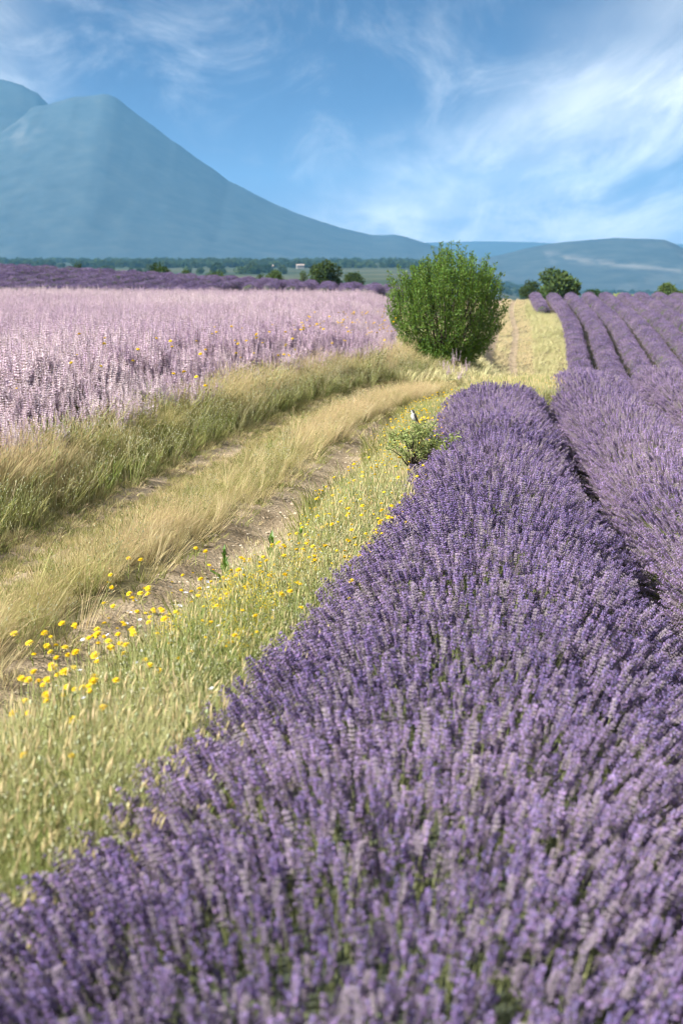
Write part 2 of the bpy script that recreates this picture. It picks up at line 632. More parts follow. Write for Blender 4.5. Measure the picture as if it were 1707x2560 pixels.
def strip(name, cx, y0, y1, hw, lift, mat, step=.12, across=9, edge=.09):
    """a ribbon of worn earth laid on the ground along x = cx(y)"""
    ys = np.arange(y0, y1, step)
    Vs = []
    c = cx(ys)
    for k in range(across):
        f = k / (across - 1) * 2 - 1
        wob = (vnoise(ys * 1.0, np.full_like(ys, 31.0 + 9 * (f > 0)), 2.2) - .5) * 2 * edge
        x = c + f * (hw + wob)
        z = H(x, ys) + lift * (1 - .95 * (abs(f) > .99)) + .018 * (vnoise(x, ys, 9) - .5)
        Vs.append(np.stack([x, ys, z], 1))
    V = np.stack(Vs, 1).reshape(-1, 3)
    n = len(ys)
    i = (np.arange(n - 1)[:, None] * across + np.arange(across - 1)[None, :]).ravel()
    return np_mesh(name, V, np.stack([i, i + 1, i + across + 1, i + across], 1), smooth_=True)


M_DIRT = solid_mat('track_earth', (.20, .152, .095), (.39, .31, .21), 2.4, .95, .7, 38, 9, .32, .66)
for ro, hw in ((RUT_R, .31), (RUT_L, .27)):
    o = add_obj('track_rut', strip('track_rut', lambda y, s=ro: XT(y) + s, 2.0, 30, hw, .012, M_DIRT), mats=[M_DIRT])
    tag(o, kind='structure')
    o = add_obj('track_rut', strip('track_rut', lambda y, s=ro: XT(y) + s, 60, 134, .22, .03, M_DIRT, .6, 5), mats=[M_DIRT])
    tag(o, kind='structure')

# clods and small stones lying in the ruts
def stone_protos():
    ps = []
    for k in range(4):
        mb = MB()
        r = random.Random(k)
        V = []
        for (x, y, z) in [(1, 0, 0), (-1, 0, 0), (0, 1, 0), (0, -1, 0), (0, 0, .7), (.6, .6, .3), (-.6, .5, .35), (-.5, -.6, .3), (.6, -.6, .25)]:
            V.append((x * r.uniform(.7, 1.1), y * r.uniform(.7, 1.1), z * r.uniform(.7, 1.1)))
        mb.add(V, [(0, 5, 8), (5, 4, 8), (5, 2, 6), (5, 6, 4), (6, 1, 7), (6, 7, 4), (7, 3, 8), (7, 8, 4), (0, 2, 5), (2, 1, 6), (1, 3, 7), (3, 0, 8)], 0)
        ps.append(proto('stone', mb, [M_STONE]))
    return ps


M_STONE = plant_mat('stone', [(0, (.26, .20, .14)), (1, (.50, .43, .33))], 0, .2)
n = 2600
y = 3 + 22 * RNG.random(n) ** 1.1
x = XT(y) + np.where(RNG.random(n) < .8, RUT_R, RUT_L) + RNG.normal(0, .12, n)
P = np.stack([x, y, H(x, y) + .012], 1)
stones = scatter('gravel', P, yaw_rot(n, .5), .006 + .018 * RNG.random(n) ** 3, stone_protos())
tag(stones, 'small stones and clods lying in the earth wheel ruts', 'gravel', kind='stuff')


# ------------------------------------------------------------------ mountains and hills
def hill_mat(name, cols, bare=None):
    m = bpy.data.materials.new(name)
    m.use_nodes = True
    t = m.node_tree
    b = t.nodes['Principled BSDF']
    b.inputs['Roughness'].default_value = 1
    b.inputs['Specular IOR Level'].default_value = 0
    geo = N(t, 'ShaderNodeNewGeometry')
    n1 = N(t, 'ShaderNodeTexNoise')
    n1.inputs['Scale'].default_value = .012
    n1.inputs['Detail'].default_value = 10
    n1.inputs['Roughness'].default_value = .68
    t.links.new(geo.outputs['Position'], n1.inputs['Vector'])
    c = ramp(t, n1.outputs['Fac'], cols)
    at = N(t, 'ShaderNodeAttribute', attribute_name='bare')
    mx = N(t, 'ShaderNodeMix', data_type='RGBA')
    f = math_node(t, 'MULTIPLY', at.outputs['Fac'], ramp(t, n1.outputs['Fac'], [(.3, .35), (.55, 1.0)]))
    t.links.new(f, mx.inputs['Factor'])
    t.links.new(c, mx.inputs[6])
    mx.inputs[7].default_value = (.50, .47, .42, 1)
    t.links.new(mx.outputs[2], b.inputs['Base Color'])
    return m


HAZED_FOREST = [(.34, (.040, .062, .074)), (.52, (.056, .080, .090)), (.70, (.080, .104, .106))]  # forest green paled and blued, part of the distance haze painted in


def ridge(name, sil, dist, base_d, base_z, depth_back, mat, gully=.10, power=1.0, bare=None, seed=0, step=9, ext=True):
    """a ridge seen side-on: sil = [(photo column, photo row)], standing dist metres away"""
    cols = np.arange(sil[0][0], sil[-1][0] + 1, step, dtype=float)
    rows = np.interp(cols, [s[0] for s in sil], [s[1] for s in sil])
    az = (cols - 853.5) / F_PX
    D = dist(cols) if callable(dist) else np.full_like(cols, dist)
    zr = CAMZ + (HOR - rows) / F_PX * D
    zr = zr + (fbm(cols, cols * 0 + seed, .05, 4) - .5) * .012 * np.maximum(zr, 100)
    Vs, bs = [], []
    ts = np.concatenate([np.linspace(0, 1, 46), np.linspace(1.06, 2, 8)])
    for t in ts:
        if t <= 1:
            d = base_d + (D - base_d) * t
            x = az * (D * .55 + d * .45)
            prof = t ** (1.15 * power)
            z = base_z + (zr - base_z) * prof
            g = .3 * (fbm(x, d, .0011, 5) - .5) + .9 * (np.abs(fbm(x + 900 * seed, d * .4, .0040, 5) - .5) - .12)
            z = z + (zr - base_z) * gully * g * math.sin(math.pi * min(t, 1) ** .8) * 2.2
        else:
            d = D + (t - 1) * depth_back
            x = az * (D + (t - 1) * depth_back * .5)
            z = base_z + (zr - base_z) * (2 - t) ** 1.1
        Vs.append(np.stack([x, d, z], 1))
        bs.append(bare(cols, z, d, t) if bare else np.zeros_like(cols))
    V = np.stack(Vs, 0).reshape(-1, 3)
    m = len(cols)
    k = len(ts)
    i = (np.arange(k - 1)[:, None] * m + np.arange(m - 1)[None, :]).ravel()
    me = np_mesh(name, V, np.stack([i, i + 1, i + m + 1, i + m], 1), smooth_=True)
    a = me.attributes.new('bare', 'FLOAT', 'POINT')
    a.data.foreach_set('value', np.concatenate(bs).astype(np.float32))
    o = add_obj(name, me, mats=[mat])
    return tag(o, kind='structure')


def bare_main(c, z, d, t):
    r = HOR - (z - CAMZ) / d * F_PX
    return (np.exp(-((c - 90) / 55) ** 2 - ((r - 345) / 35) ** 2) * .15 * smooth(.4, .6, fbm(c, r, .05, 3))
            + 0)


def bare_right(c, z, d, t):
    r = HOR - (z - CAMZ) / d * F_PX
    line = 640 + .13 * (c - 1340)
    w = np.interp(c, [1330, 1350, 1400, 1600, 1660], [4, 14, 10, 5, 2])
    return np.where((c > 1332) & (c < 1625), np.exp(-((r - line - 2) / w) ** 2) * smooth(.3, .55, fbm(c, r * 3, .03, 3)), 0) * .28 + .05 * smooth(.55, .65, fbm(c, r * 3, .012, 4))


M_MTN = hill_mat('mountain_forest_hazed', HAZED_FOREST)
M_HILL = hill_mat('hill_forest_hazed', HAZED_FOREST)
ridge('mountain', [(-1500, 330), (-900, 300), (-420, 230), (-240, 190), (-150, 178), (-60, 192), (0, 212), (40, 224), (82, 234), (120, 255), (150, 285), (200, 330), (300, 420), (450, 520), (700, 640), (900, 700)],
      5900, 4800, 40, 2500, M_MTN, .07, 1.0, None, 5)
ridge('mountain', [(-1500, 560), (-900, 480), (-300, 420), (-150, 370), (0, 318), (60, 300), (110, 286), (147, 281), (180, 270), (218, 263), (262, 259), (294, 257), (312, 266), (337, 285), (380, 318), (435, 359),
                   (490, 398), (544, 435), (580, 462), (620, 481), (660, 502), (697, 519), (740, 537), (784, 552), (850, 573), (925, 590), (955, 591), (985, 590), (1010, 595), (1045, 606),
                   (1089, 619), (1140, 640), (1240, 668), (1400, 700), (1600, 712)],
      lambda c: 5800 - .15 * np.clip(c - 300, 0, 1300), 4200, 10, 2600, M_MTN, .03, 1.0, bare_main, 1)
ridge('hills', [(950, 700), (1120, 664), (1180, 650), (1240, 640), (1300, 625), (1360, 612), (1420, 606), (1524, 598), (1600, 600), (1646, 602), (1670, 612), (1707, 630), (1800, 655), (1950, 672), (2300, 690), (3200, 640)],
      4600, 3600, -38, 1800, M_HILL, .05, .9, bare_right, 2)
ridge('hills', [(700, 640), (900, 622), (1040, 611), (1090, 608), (1200, 606), (1320, 608), (1400, 612), (1560, 618), (1660, 612), (1707, 613), (1800, 606), (2300, 590), (3200, 600)],
      9800, 7000, 0, 1200, M_HILL, .03, .9, None, 3)


# ------------------------------------------------------------------ lavender
def lavender_spike(r, stem, head, faded=False, petals=.28):
    mb = MB()
    bx, by = r.uniform(-.02, .02), r.uniform(-.02, .02)

    def at(z):
        q = z / (stem + head)
        return Vector((bx * q * q, by * q * q, z))
    mb.tube([at(-.06), at(stem * .5), at(stem + head * .9)], [.0013, .0012, .0007], 3, 1, False)
    nw = r.randint(5, 7)
    zs = [stem + head * (i + .2) / nw for i in range(nw)]
    if r.random() < .5:
        zs.insert(0, stem - r.uniform(.012, .022))
    for i, z in enumerate(zs):
        q = (z - stem) / head
        R = .0052 * (1 - .55 * max(q, 0) ** 2)
        nb = 6 if 0 <= q < .8 else 5
        for k in range(nb):
            a = 2 * math.pi * (k + (i % 2) * .5) / nb + r.uniform(-.25, .25)
            out = Vector((math.cos(a), math.sin(a), r.uniform(.75, 1.5)))
            p = at(z) + Vector((math.cos(a), math.sin(a), 0)) * R * .45
            pet = r.random() < petals and not faded
            mb.bud(p, out, r.uniform(.0085, .0125) * (1.15 if pet else 1), r.uniform(.0023, .0032) * (1.25 if pet else 1), 2 if pet else 0)
    mb.bud(at(stem + head * .9), (0, 0, 1), .011, .0027, 0)
    return mb


LMATS = [M_BUD, M_LSTEM, M_PETAL]
SPIKES = []
for k in range(12):
    r = random.Random(100 + k)
    fd = k in (3, 9)
    SPIKES.append(proto('lavender_spike', lavender_spike(r, r.uniform(.13, .20), r.uniform(.045, .07), fd, [.12, .25, .4, .3][k % 4]),
                        [M_FADED if fd else M_BUD, M_LSTEM, M_PETAL]))


def tuft(r, n, rad, hl):
    """a patch of spikes as seen from afar"""
    mb = MB()
    for k in range(n):
        a, q = r.uniform(0, 6.283), rad * math.sqrt(r.random())
        x, y = q * math.cos(a), q * math.sin(a)
        d = Vector((x * .8, y * .8, 1)).normalized()
        z0 = r.uniform(-.05, .02)
        p = Vector((x, y, z0))
        mb.bud(p + d * r.uniform(.06, .11), d, hl * r.uniform(.8, 1.2), .011, 2 if r.random() < .2 else 0)
        if k % 3 == 0:
            mb.tube([p - d * .03, p + d * .09], [.004, .003], 3, 1, False)
    return mb


TUFTS = [proto('lavender_tuft', tuft(random.Random(k), 14, .17, .085), LMATS) for k in range(6)]


def row_profile(ang, y, seed, W, Ht, amp=1.0):
    """cross-section of a row: half width W, height Ht, lumpy from plant to plant"""
    ph = np.abs(((y + .2 * np.sin(y * 3.1 + seed)) / .46 + .5 * (ang > .25) + seed * .37) % 1 - .5) * 2
    lump = 1 + amp * (-.10 * ph ** 3 + .10 * (vnoise(y, ang * .6 + seed * 7.3, 1.35) - .5) + .07 * (vnoise(y, ang + seed * 3.1, 3.1) - .5))
    if amp > 1:
        lump = lump - .55 * smooth(.86, .95, vnoise(y, y * 0 + seed * 5.7, .55))
    s, c = np.sin(ang), np.cos(ang)
    if callable(W):
        W = W(y)
    ox = W * np.sign(s) * np.abs(s) ** .85 * lump
    oz = Ht * np.abs(c) ** .72 * lump
    return ox, oz


def lavender_row(cx, y0, y1, seed, W=.49, Ht=.40, step=.14, dens=800, kind='near', ends=True, hueshift=0.0, singles=0, spikescale=1.0):
    ys = np.arange(y0, y1 + step, step)
    angs = np.linspace(-math.pi / 2, math.pi / 2, 17 if kind == 'near' else 9)
    c = cx(ys)
    dx = np.gradient(c, ys)
    nl = np.sqrt(1 + dx**2)
    nxp, nyp = 1 / nl, -dx / nl
    taper = np.sqrt(np.clip(np.minimum(ys - y0, y1 - ys) / .45, 0.02, 1)) if ends else np.ones_like(ys)
    Vs = []
    for a in angs:
        ox, oz = row_profile(np.full_like(ys, a), ys, seed, W, Ht, 1.0 if kind == 'near' else 2.4)
        x, yy = c + nxp * ox * taper, ys + nyp * ox * taper
        Vs.append(np.stack([x, yy, H(x, yy) - .03 + oz * taper], 1))
    V = np.stack(Vs, 1).reshape(-1, 3)
    m, k = len(ys), len(angs)
    i = (np.arange(m - 1)[:, None] * k + np.arange(k - 1)[None, :]).ravel()
    root = empty('lavender_row', (float(c[0]), float(ys[0]), float(H(c[0], ys[0]))))
    off = np.array(root.location)
    fo = add_obj('foliage', np_mesh('foliage', V - off, np.stack([i, i + 1, i + k + 1, i + k], 1), smooth_=True), root, [M_LFOL])
    # spikes
    L = np.sum(np.hypot(np.diff(c), np.diff(ys)))
    n = int(L * 2.05 * ((.5 if callable(W) else W) + Ht) / 1.2 * dens)
    u = y0 + (y1 - y0) * RNG.random(n)
    if callable(W):
        n = int(n * 1.25)
        u = y0 + (y1 - y0) * RNG.random(n * 2)
        u = u[RNG.random(len(u)) < (W(u) + Ht) / (.85 + Ht)][:n]
        n = len(u)
    if kind == 'near':
        u = np.sort(u)
    a = (RNG.random(n) - .5) * math.pi * .96
    ox, oz = row_profile(a, u, seed, W, Ht, 1.0 if kind == 'near' else 2.4)
    cu = cx(u)
    du = np.interp(u, ys, dx)
    ln = np.sqrt(1 + du**2)
    tp = np.sqrt(np.clip(np.minimum(u - y0, y1 - u) / .45, 0.02, 1)) if ends else 1.0
    x, yy = cu + ox / ln * tp, u - du / ln * ox * tp
    z = H(x, yy) - .03 + oz * tp
    nrm = np.sin(a)
    endp = np.where(u - y0 < .45, -(1 - (u - y0) / .45), 0) + np.where(y1 - u < .45, 1 - (y1 - u) / .45, 0) if ends else 0
    D = np.stack([nrm / ln * .95, -du / ln * nrm * .95 + endp * .8, np.cos(a) * .8 + .42], 1)
    if kind == 'near':
        phs = ((u + .2 * np.sin(u * 3.1 + seed)) / .46 + .5 * (a > .25) + seed * .37) % 1 - .5
        D[:, 1] += phs * .55
    D += RNG.normal(0, .13 if kind == 'near' else .08, D.shape)
    patch = fbm(x + seed * 13, yy, .9, 3)
    tint = .42 + .4 * (patch - .5) * 2 + RNG.normal(0, .22, n) + hueshift
    P = np.stack([x, yy, z], 1)
    # bare patches between plants: fewer spikes low on the flanks
    keep = RNG.random(n) < np.clip(1.15 - .55 * (np.abs(a) > 1.25), 0, 1)
    P, D, tint = P[keep] - off, D[keep], tint[keep]
    S = (.68 + .55 * RNG.random(len(P))) * spikescale * (.9 + .25 * vnoise(P[:, 0] + off[0], P[:, 1] + off[1], 1.7))
    R = dir_to_rot(D)
    if kind == 'near':
        # the spikes nearest the lens stand as pieces of their own
        if singles:
            dist = np.linalg.norm(P + off - np.array([0, 0, CAMZ]), axis=1)
            vis = (P[:, 1] + off[1] > 1.75) & (np.abs((P[:, 0] + off[0]) / (P[:, 1] + off[1])) < .25) & (D[:, 2] > .5)
            pick = np.where(vis)[0]
            pick = pick[np.argsort(dist[pick])[:singles]]
            for q in pick:
                s = SPIKES[int(RNG.integers(0, len(SPIKES)))]
                o = bpy.data.objects.new('flower_spike', s.data)
                COL.objects.link(o)
                o.parent = root
                o.location = P[q]
                o.rotation_euler = R[q]
                o.scale = (S[q],) * 3
                o['tint'] = float(np.clip(tint[q], 0, 1))
            mk = np.ones(len(P), bool)
            mk[pick] = False
            P, R, S, tint = P[mk], R[mk], S[mk], tint[mk]
        sp = scatter('flower_spikes', P, R, S, SPIKES, tint, root)
    else:
        sp = scatter('flower_spikes', P, R, S, TUFTS, tint, root)
    sp['kind'] = 'stuff'
    return root


def row_off(y, k):
    return 0 if k == 0 else np.interp(y, [5, 7, 11, 16], [1.34, 1.29, 1.18, 1.17]) + (k - 1) * 1.16


W1 = spline([(0, .85), (3.2, .77), (4.5, .70), (5.9, .62), (7.2, .53), (9.2, .45), (13, .43), (17, .43)])
near_rows = [
    ('wide violet lavender row filling the foreground, beside the yellow weeds', 0, 300, .9, 16.3, -.05),
    ('pinker lavender row to the right of the wide foreground row', 1, 0, 1.4, 20.5, .22),
    ('lavender row at the right edge behind the second near row', 2, 0, 4.5, 21.5, .25),
    ('fourth near lavender row, its top barely showing at the right edge', 3, 0, 7.5, 22.0, .25),
]
for lab, k, singles, y0, y1, hs in near_rows:
    root = lavender_row(lambda y, k=k: XR(y) + row_off(y, k), y0, y1, 11 + k, dens=(1650 if k == 0 else 1150), singles=singles, hueshift=hs, W=(W1 if k == 0 else .34), spikescale=.86)
    tag(root, lab, 'lavender row', 'near lavender rows')

# far field on the opposite slope
FDX = .123


def far_row_x(k):
    def f(y):
        y = np.asarray(y, float)
        t = (y - 80) / 52
        return 13.36 + 6.24 * t + k * 1.62 + .30 * np.sin((t - .1) * 4.2)
    return f


ORD = ['first', 'second', 'third', 'fourth', 'fifth', 'sixth', 'seventh', 'eighth', 'ninth', 'tenth', 'eleventh', 'twelfth', 'thirteenth', 'fourteenth']
for k in range(-1, 13):
    y0 = 116 if k < 0 else 66 + max(0, k - 3) * 3.2
    root = lavender_row(far_row_x(k), y0, 134.5, 40 + k, W=.46, Ht=.60, step=.5, dens=38, kind='far', hueshift=-.10, spikescale=.95)
    if k < 0:
        tag(root, 'short lavender row ending above the pale grass strip on the far slope', 'lavender row', 'lavender rows on the far slope')
    else:
        tag(root, ORD[k] + ' full-length lavender row from the pale grass strip on the far slope', 'lavender row', 'lavender rows on the far slope')

# dark rows along the crest behind the pink sage field
nl = 23
for k in range(nl):
    xc = -34 + k * (38.5 / (nl - 1))

    def f(y, xc=xc):
        return xc + (np.asarray(y, float) - 125) * .03 + .3 * np.sin(np.asarray(y) * .2 + xc)
    root = lavender_row(f, 86 if k < 16 else 100, 127, 70 + k, W=.50, Ht=.66, step=.5, dens=24, kind='far', hueshift=-.32, spikescale=.95)
    tag(root, 'dark lavender row on the crest behind the pink sage, ' + (ORD[k] + ' from the left edge' if k < 14 else ORD[nl - 1 - k] + ' from the big bush'), 'lavender row', 'dark lavender rows on the crest')


# ------------------------------------------------------------------ clary sage
def sage_plant(r, h=.95, nb=5):
    mb = MB()

    def spike(p0, p1, L0):
        d = (p1 - p0)
        L = d.length
        d.normalize()
        n = int(L / .031)
        for i in range(n):
            t = (i + .3) / n
            c = p0 + d * L * t + Vector((0, 0, 0))
            rr = (.034 * (1 - .65 * t) + .006) * r.uniform(.65, 1.25)
            nb_ = 5
            for k in range(nb_):
                a = 2 * math.pi * (k + .5 * (i % 2)) / nb_ + r.uniform(-.5, .5)
                o = Vector((math.cos(a), math.sin(a), r.uniform(.1, 1.1)))
                if k % 5 < 4:
                    mb.leaf(c, o, rr * 1.3, rr * .55, 0, .15)
                else:
                    mb.bud(c, o, rr * .9, .0065 * (1.2 - t * .5), 1)
        mb.bud(p1, d, .02, .005, 0)
    top = Vector((r.uniform(-.06, .06), r.uniform(-.06, .06), h))
    mb.tube([(0, 0, 0), top * .5, top], [.006, .005, .002], 3, 2, False)
    spike(top * .52, top, h)
    for b in range(nb):
        a = 2 * math.pi * (b + r.uniform(-.3, .3)) / nb
        z0 = h * r.uniform(.35, .62)
        q = r.uniform(.08, .16)
        p0 = Vector((0, 0, z0)) + top * .0
        p1 = p0 + Vector((math.cos(a) * q * .7, math.sin(a) * q * .7, .08))
        p2 = p1 + Vector((math.cos(a) * q * .4, math.sin(a) * q * .4, h * r.uniform(.18, .36)))
        mb.tube([p0, p1, p2], [.004, .0035, .0015], 3, 2, False)
        spike(p1, p2, h)
    for k in range(5):
        a = r.uniform(0, 6.283)
        z = r.uniform(.04, .38) * h
        mb.leaf((0, 0, z), (math.cos(a), math.sin(a), .35), r.uniform(.12, .2), r.uniform(.04, .065), 3, .4)
    return mb


SMATS = [M_BRACT, M_CALYX, M_SSTEM, M_SLEAF]
SAGE = [proto('clary_sage', sage_plant(random.Random(k), random.Random(k + 50).uniform(.8, 1.0), 4 + k % 3), SMATS) for k in range(8)]
sx, sy = [], []
for (ya, yb, den) in ((8.5, 25, 44), (25, 45, 34), (45, 65, 24), (65, 83, 18)):
    xl = -.262 * yb - 2
    area = (yb - ya) * (.037 * yb - xl)
    n = int(area * den)
    y = ya + (yb - ya) * RNG.random(n)
    x = xl + (.037 * yb - xl) * RNG.random(n)
    ok = (x < sage_edge(y) + .25 * (vnoise(x, y, 1.1) - .5)) & (x > -.262 * y - 1.2)
    sx.append(x[ok])
    sy.append(y[ok])
sx, sy = np.concatenate(sx), np.concatenate(sy)
sp = fbm(sx, sy, .16, 3)
stint = .5 + (sp - .5) * 1.6 + RNG.normal(0, .25, len(sx))
sS = (.76 + .30 * RNG.random(len(sx))) * (1 - .25 * (vnoise(sx, sy, .9) > .82))
sS = sS * (.52 + .48 * smooth(-.2, 1.7, sage_edge(sy) - sx))
sR = yaw_rot(len(sx), .10)
sP = np.stack([sx, sy, H(sx, sy) - .01], 1)
vis = np.abs(sx / sy) < .245
dist = np.where(vis, sy + np.clip(sage_edge(sy) - sx, 0, 9) * .4, 1e6)
order = np.argsort(dist)
first = order[:300]
rest = order[300:]
for q in first:
    o = bpy.data.objects.new('clary_sage', SAGE[int(RNG.integers(0, 8))].data)
    COL.objects.link(o)
    o.location = sP[q]
    o.rotation_euler = sR[q]
    o.scale = (sS[q],) * 3
    o['tint'] = float(np.clip(stint[q], 0, 1))
    tag(o, 'pale pink clary sage plant near the grassy edge of the sage field', 'sage plant', 'clary sage plants along the field edge')
o = scatter('clary_sage_field', sP[rest], sR[rest], sS[rest], SAGE, stint[rest])
tag(o, 'field of pale pink flowering clary sage beyond the grass verge', 'sage field', kind='stuff')
# self-sown sage plants by the bush
for i, (px, d, s) in enumerate(((1105, 24.2, .42), (1122, 23.6, .5), (1140, 24.0, .62), (1152, 23.4, .55), (1166, 24.5, .48), (1240, 24.5, .42), (1256, 24.0, .46), (1272, 25.0, .4))):
    x = px_x(px, d)
    o = bpy.data.objects.new('clary_sage', SAGE[i % 8].data)
    COL.objects.link(o)
    o.location = (x, d, float(H(x, d)))
    o.rotation_euler = (0, .05, i * 1.3)
    o.scale = (s * 1.05, s * 1.05, s)
    o['tint'] = .6
    if i < 5:
        tag(o, 'self-sown pink sage plant in the clump in front of the big green bush', 'sage plant', 'sage clump in front of the bush')
    else:
        tag(o, 'self-sown pink sage plant in the small clump right of the big bush', 'sage plant', 'sage clump right of the bush')


# ------------------------------------------------------------------ grasses
def grass_clump(r, n, h, spread, lean=.35, w=.0022, seeds=.4, mats=(0, 1), wind=.25, curl=1.0):
    mb = MB()
    for k in range(n):
        a, q = r.uniform(0, 6.283), spread * math.sqrt(r.random())
        b = Vector((q * math.cos(a), q * math.sin(a), -.01))
        L = h * r.uniform(.6, 1.1)
        ll = lean * r.uniform(.2, 1)
        a2 = a + r.uniform(-.8, .8)
        d = Vector((math.cos(a2) * ll + wind * r.uniform(.4, 1.2), math.sin(a2) * ll - wind * .25, 1)).normalized()
        p1 = b + d * L * .45
        d2 = (d + Vector((d.x, d.y, -.15)) * .5 * curl).normalized()
        p2 = p1 + d2 * L * .35
        d3 = (d2 + Vector((d2.x, d2.y, -.35)) * .6 * curl).normalized()
        p3 = p2 + d3 * L * .25
        s = Vector((-math.sin(a2 + 1), math.cos(a2 + 1), 0))
        mb.blade([b, p1, p2, p3], w * r.uniform(.7, 1.3), s, mats[0], .25)
        if r.random() < seeds:
            mb.bud(p3 - d3 * .015, d3, r.uniform(.03, .055), .0031, mats[1])
    return mb


GM = [M_STRAW, M_SEED]
G_DRY = [proto('dry_grass', grass_clump(random.Random(k), 26, .36, .055, .42, .0021, .6, wind=.24), GM) for k in range(6)]
G_TALL = [proto('tall_grass', grass_clump(random.Random(20 + k), 26, .58, .07, .28, .0024, .55, wind=.15), GM) for k in range(6)]
G_GREEN = [proto('green_grass', grass_clump(random.Random(40 + k), 22, .26, .06, .5, .0028, 0, wind=.1), [M_GREEN, M_SEED]) for k in range(4)]
G_SHORT = [proto('short_grass', grass_clump(random.Random(60 + k), 24, .075, .06, .8, .0024, 0, wind=.05), [M_GREEN, M_SEED]) for k in range(4)]
G_SHORTD = [proto('short_dry_grass', grass_clump(random.Random(70 + k), 22, .10, .05, .9, .0022, .1, wind=.15), GM) for k in range(4)]
M_PALE = plant_mat('pale_grass', [(0, (.34, .33, .13)), (.5, (.62, .60, .33)), (1, (.72, .60, .38))], .35, .22)
G_FAR = [proto('pale_grass', grass_clump(random.Random(80 + k), 22, .34, .18, .45, .009, .1, wind=.2), [M_PALE, M_PALE]) for k in range(4)]


def band(y0, y1, dens, x0f, x1f, power=1.0):
    """random points between two curves"""
    W = max(np.max(x1f(np.linspace(y0, y1, 40)) - x0f(np.linspace(y0, y1, 40))), .1)
    n = int((y1 - y0) * W * dens)
    y = y0 + (y1 - y0) * RNG.random(n) ** power
    u = RNG.random(n)
    a, b = x0f(y), x1f(y)
    ok = RNG.random(n) < (b - a) / W
    x = a + (b - a) * u
    return x[ok], y[ok], u[ok]


def grass(name, x, y, protos, scale, tint, label, tilt=.15, keep=None, zoff=0):
    if keep is not None:
        x, y, scale, tint = x[keep], y[keep], scale[keep], tint[keep]
    P = np.stack([x, y, H(x, y) + zoff], 1)
    n = len(P)
    R = yaw_rot(n, tilt)
    R[:, 2] = RNG.normal(0, .7, n)        # kept roughly aligned so that the wind reads
    o = scatter(name, P, R, scale, protos, tint)
    return tag(o, label, 'grass', kind='stuff')


# middle strip of the track
x, y, u = band(2.5, 29, 330, lambda y: XT(y) - .40, lambda y: XT(y) + .12 - .12 * (1 - smooth(8, 11, y)))
hgt = (.62 + .45 * fbm(x, y, .55, 3)) * (.55 + .5 * np.sin(np.pi * np.clip(u, .08, .92)))
# a trampled, greener stretch where the strip is low
low = smooth(9.5, 11, y) * (1 - smooth(13.5, 15.5, y))
hgt = hgt * (1 - .5 * low) * (1 - .55 * smooth(20.5, 24, y)) * .68
rag = vnoise(x * .0 + 3 * (u > .5), y, 2.3)
hgt = hgt * np.where((u < .2 * rag) | (u > 1 - .25 * rag), .35, 1)
tint = .70 + .9 * (fbm(x + 40, y, .9, 3) - .5) - .30 * low + RNG.normal(0, .12, len(x))
hgt = hgt * (.8 + .45 * RNG.random(len(x)) ** 2)
grass('strip_grass', x, y, G_DRY, hgt * 1.0, tint, 'straw coloured dry grass on the middle strip of the track')
x, y, u = band(2.5, 22, 18, lambda y: XT(y) - .42, lambda y: XT(y) + .15)
grass('strip_weeds', x, y, G_TALL, .34 + .26 * RNG.random(len(x)), .75 + RNG.normal(0, .2, len(x)), 'loose taller stalks sticking out of the middle grass strip', tilt=.7)
# left verge beside the sage
x, y, u = band(6, 27, 300, lambda y: sage_edge(y) - .35, lambda y: np.minimum(XT(y) - 1.36, .037 * y + .45))
pn = fbm(x, y, .45, 3)
hgt = (.24 + .62 * pn + .34 * RNG.random(len(x)) ** 3) * (1.0 - .5 * smooth(.5, 1, u))
tint = .60 + 1.4 * (fbm(x + 9, y + 3, .5, 3) - .5) - .10 * smooth(.5, 1, u) + RNG.normal(0, .13, len(x))
grass('verge_grass', x, y, G_TALL, hgt, tint, 'tall yellow and green grass on the bank along the sage field')
x, y, u = band(6, 30, 36, lambda y: XT(y) - 1.9, lambda y: XT(y) - 1.25)
grass('verge_green_grass', x, y, G_GREEN, .6 + .7 * RNG.random(len(x)), .6 + RNG.normal(0, .25, len(x)), 'low green grass at the foot of the bank by the left rut')
# short turf in the ruts and between
x, y, u = band(2.5, 31, 420, lambda y: XT(y) - 1.5, lambda y: XT(y) - .3)
bare = smooth(.53, .62, fbm(x * 1.5 + 5, y * .6, .8, 3)) * np.exp(-((u - .50) / .24) ** 2)
k = RNG.random(len(x)) > bare * .95
grass('rut_turf', x, y, G_SHORT + G_SHORTD, .45 + .55 * RNG.random(len(x)), .62 + RNG.normal(0, .25, len(x)), 'short turf growing over the left wheel rut', keep=k)
x, y, u = band(2.5, 31, 260, lambda y: XT(y) + .12, lambda y: XT(y) + .78)
k = RNG.random(len(x)) < np.clip(smooth(.52, .70, fbm(x * 1.4, y * .7, 1.1, 3)) * 1.0 * np.clip(np.abs(u - .45) * 2.0, .08, 1) * .7 + smooth(.80, 1.0, u) * .7 + smooth(.16, .0, u) * .8, 0, 1)
grass('rut_edge_turf', x, y, G_SHORT + G_SHORTD, .5 + .7 * RNG.random(len(x)), .6 + RNG.normal(0, .25, len(x)), 'patchy short turf along the bare right wheel rut', keep=k)


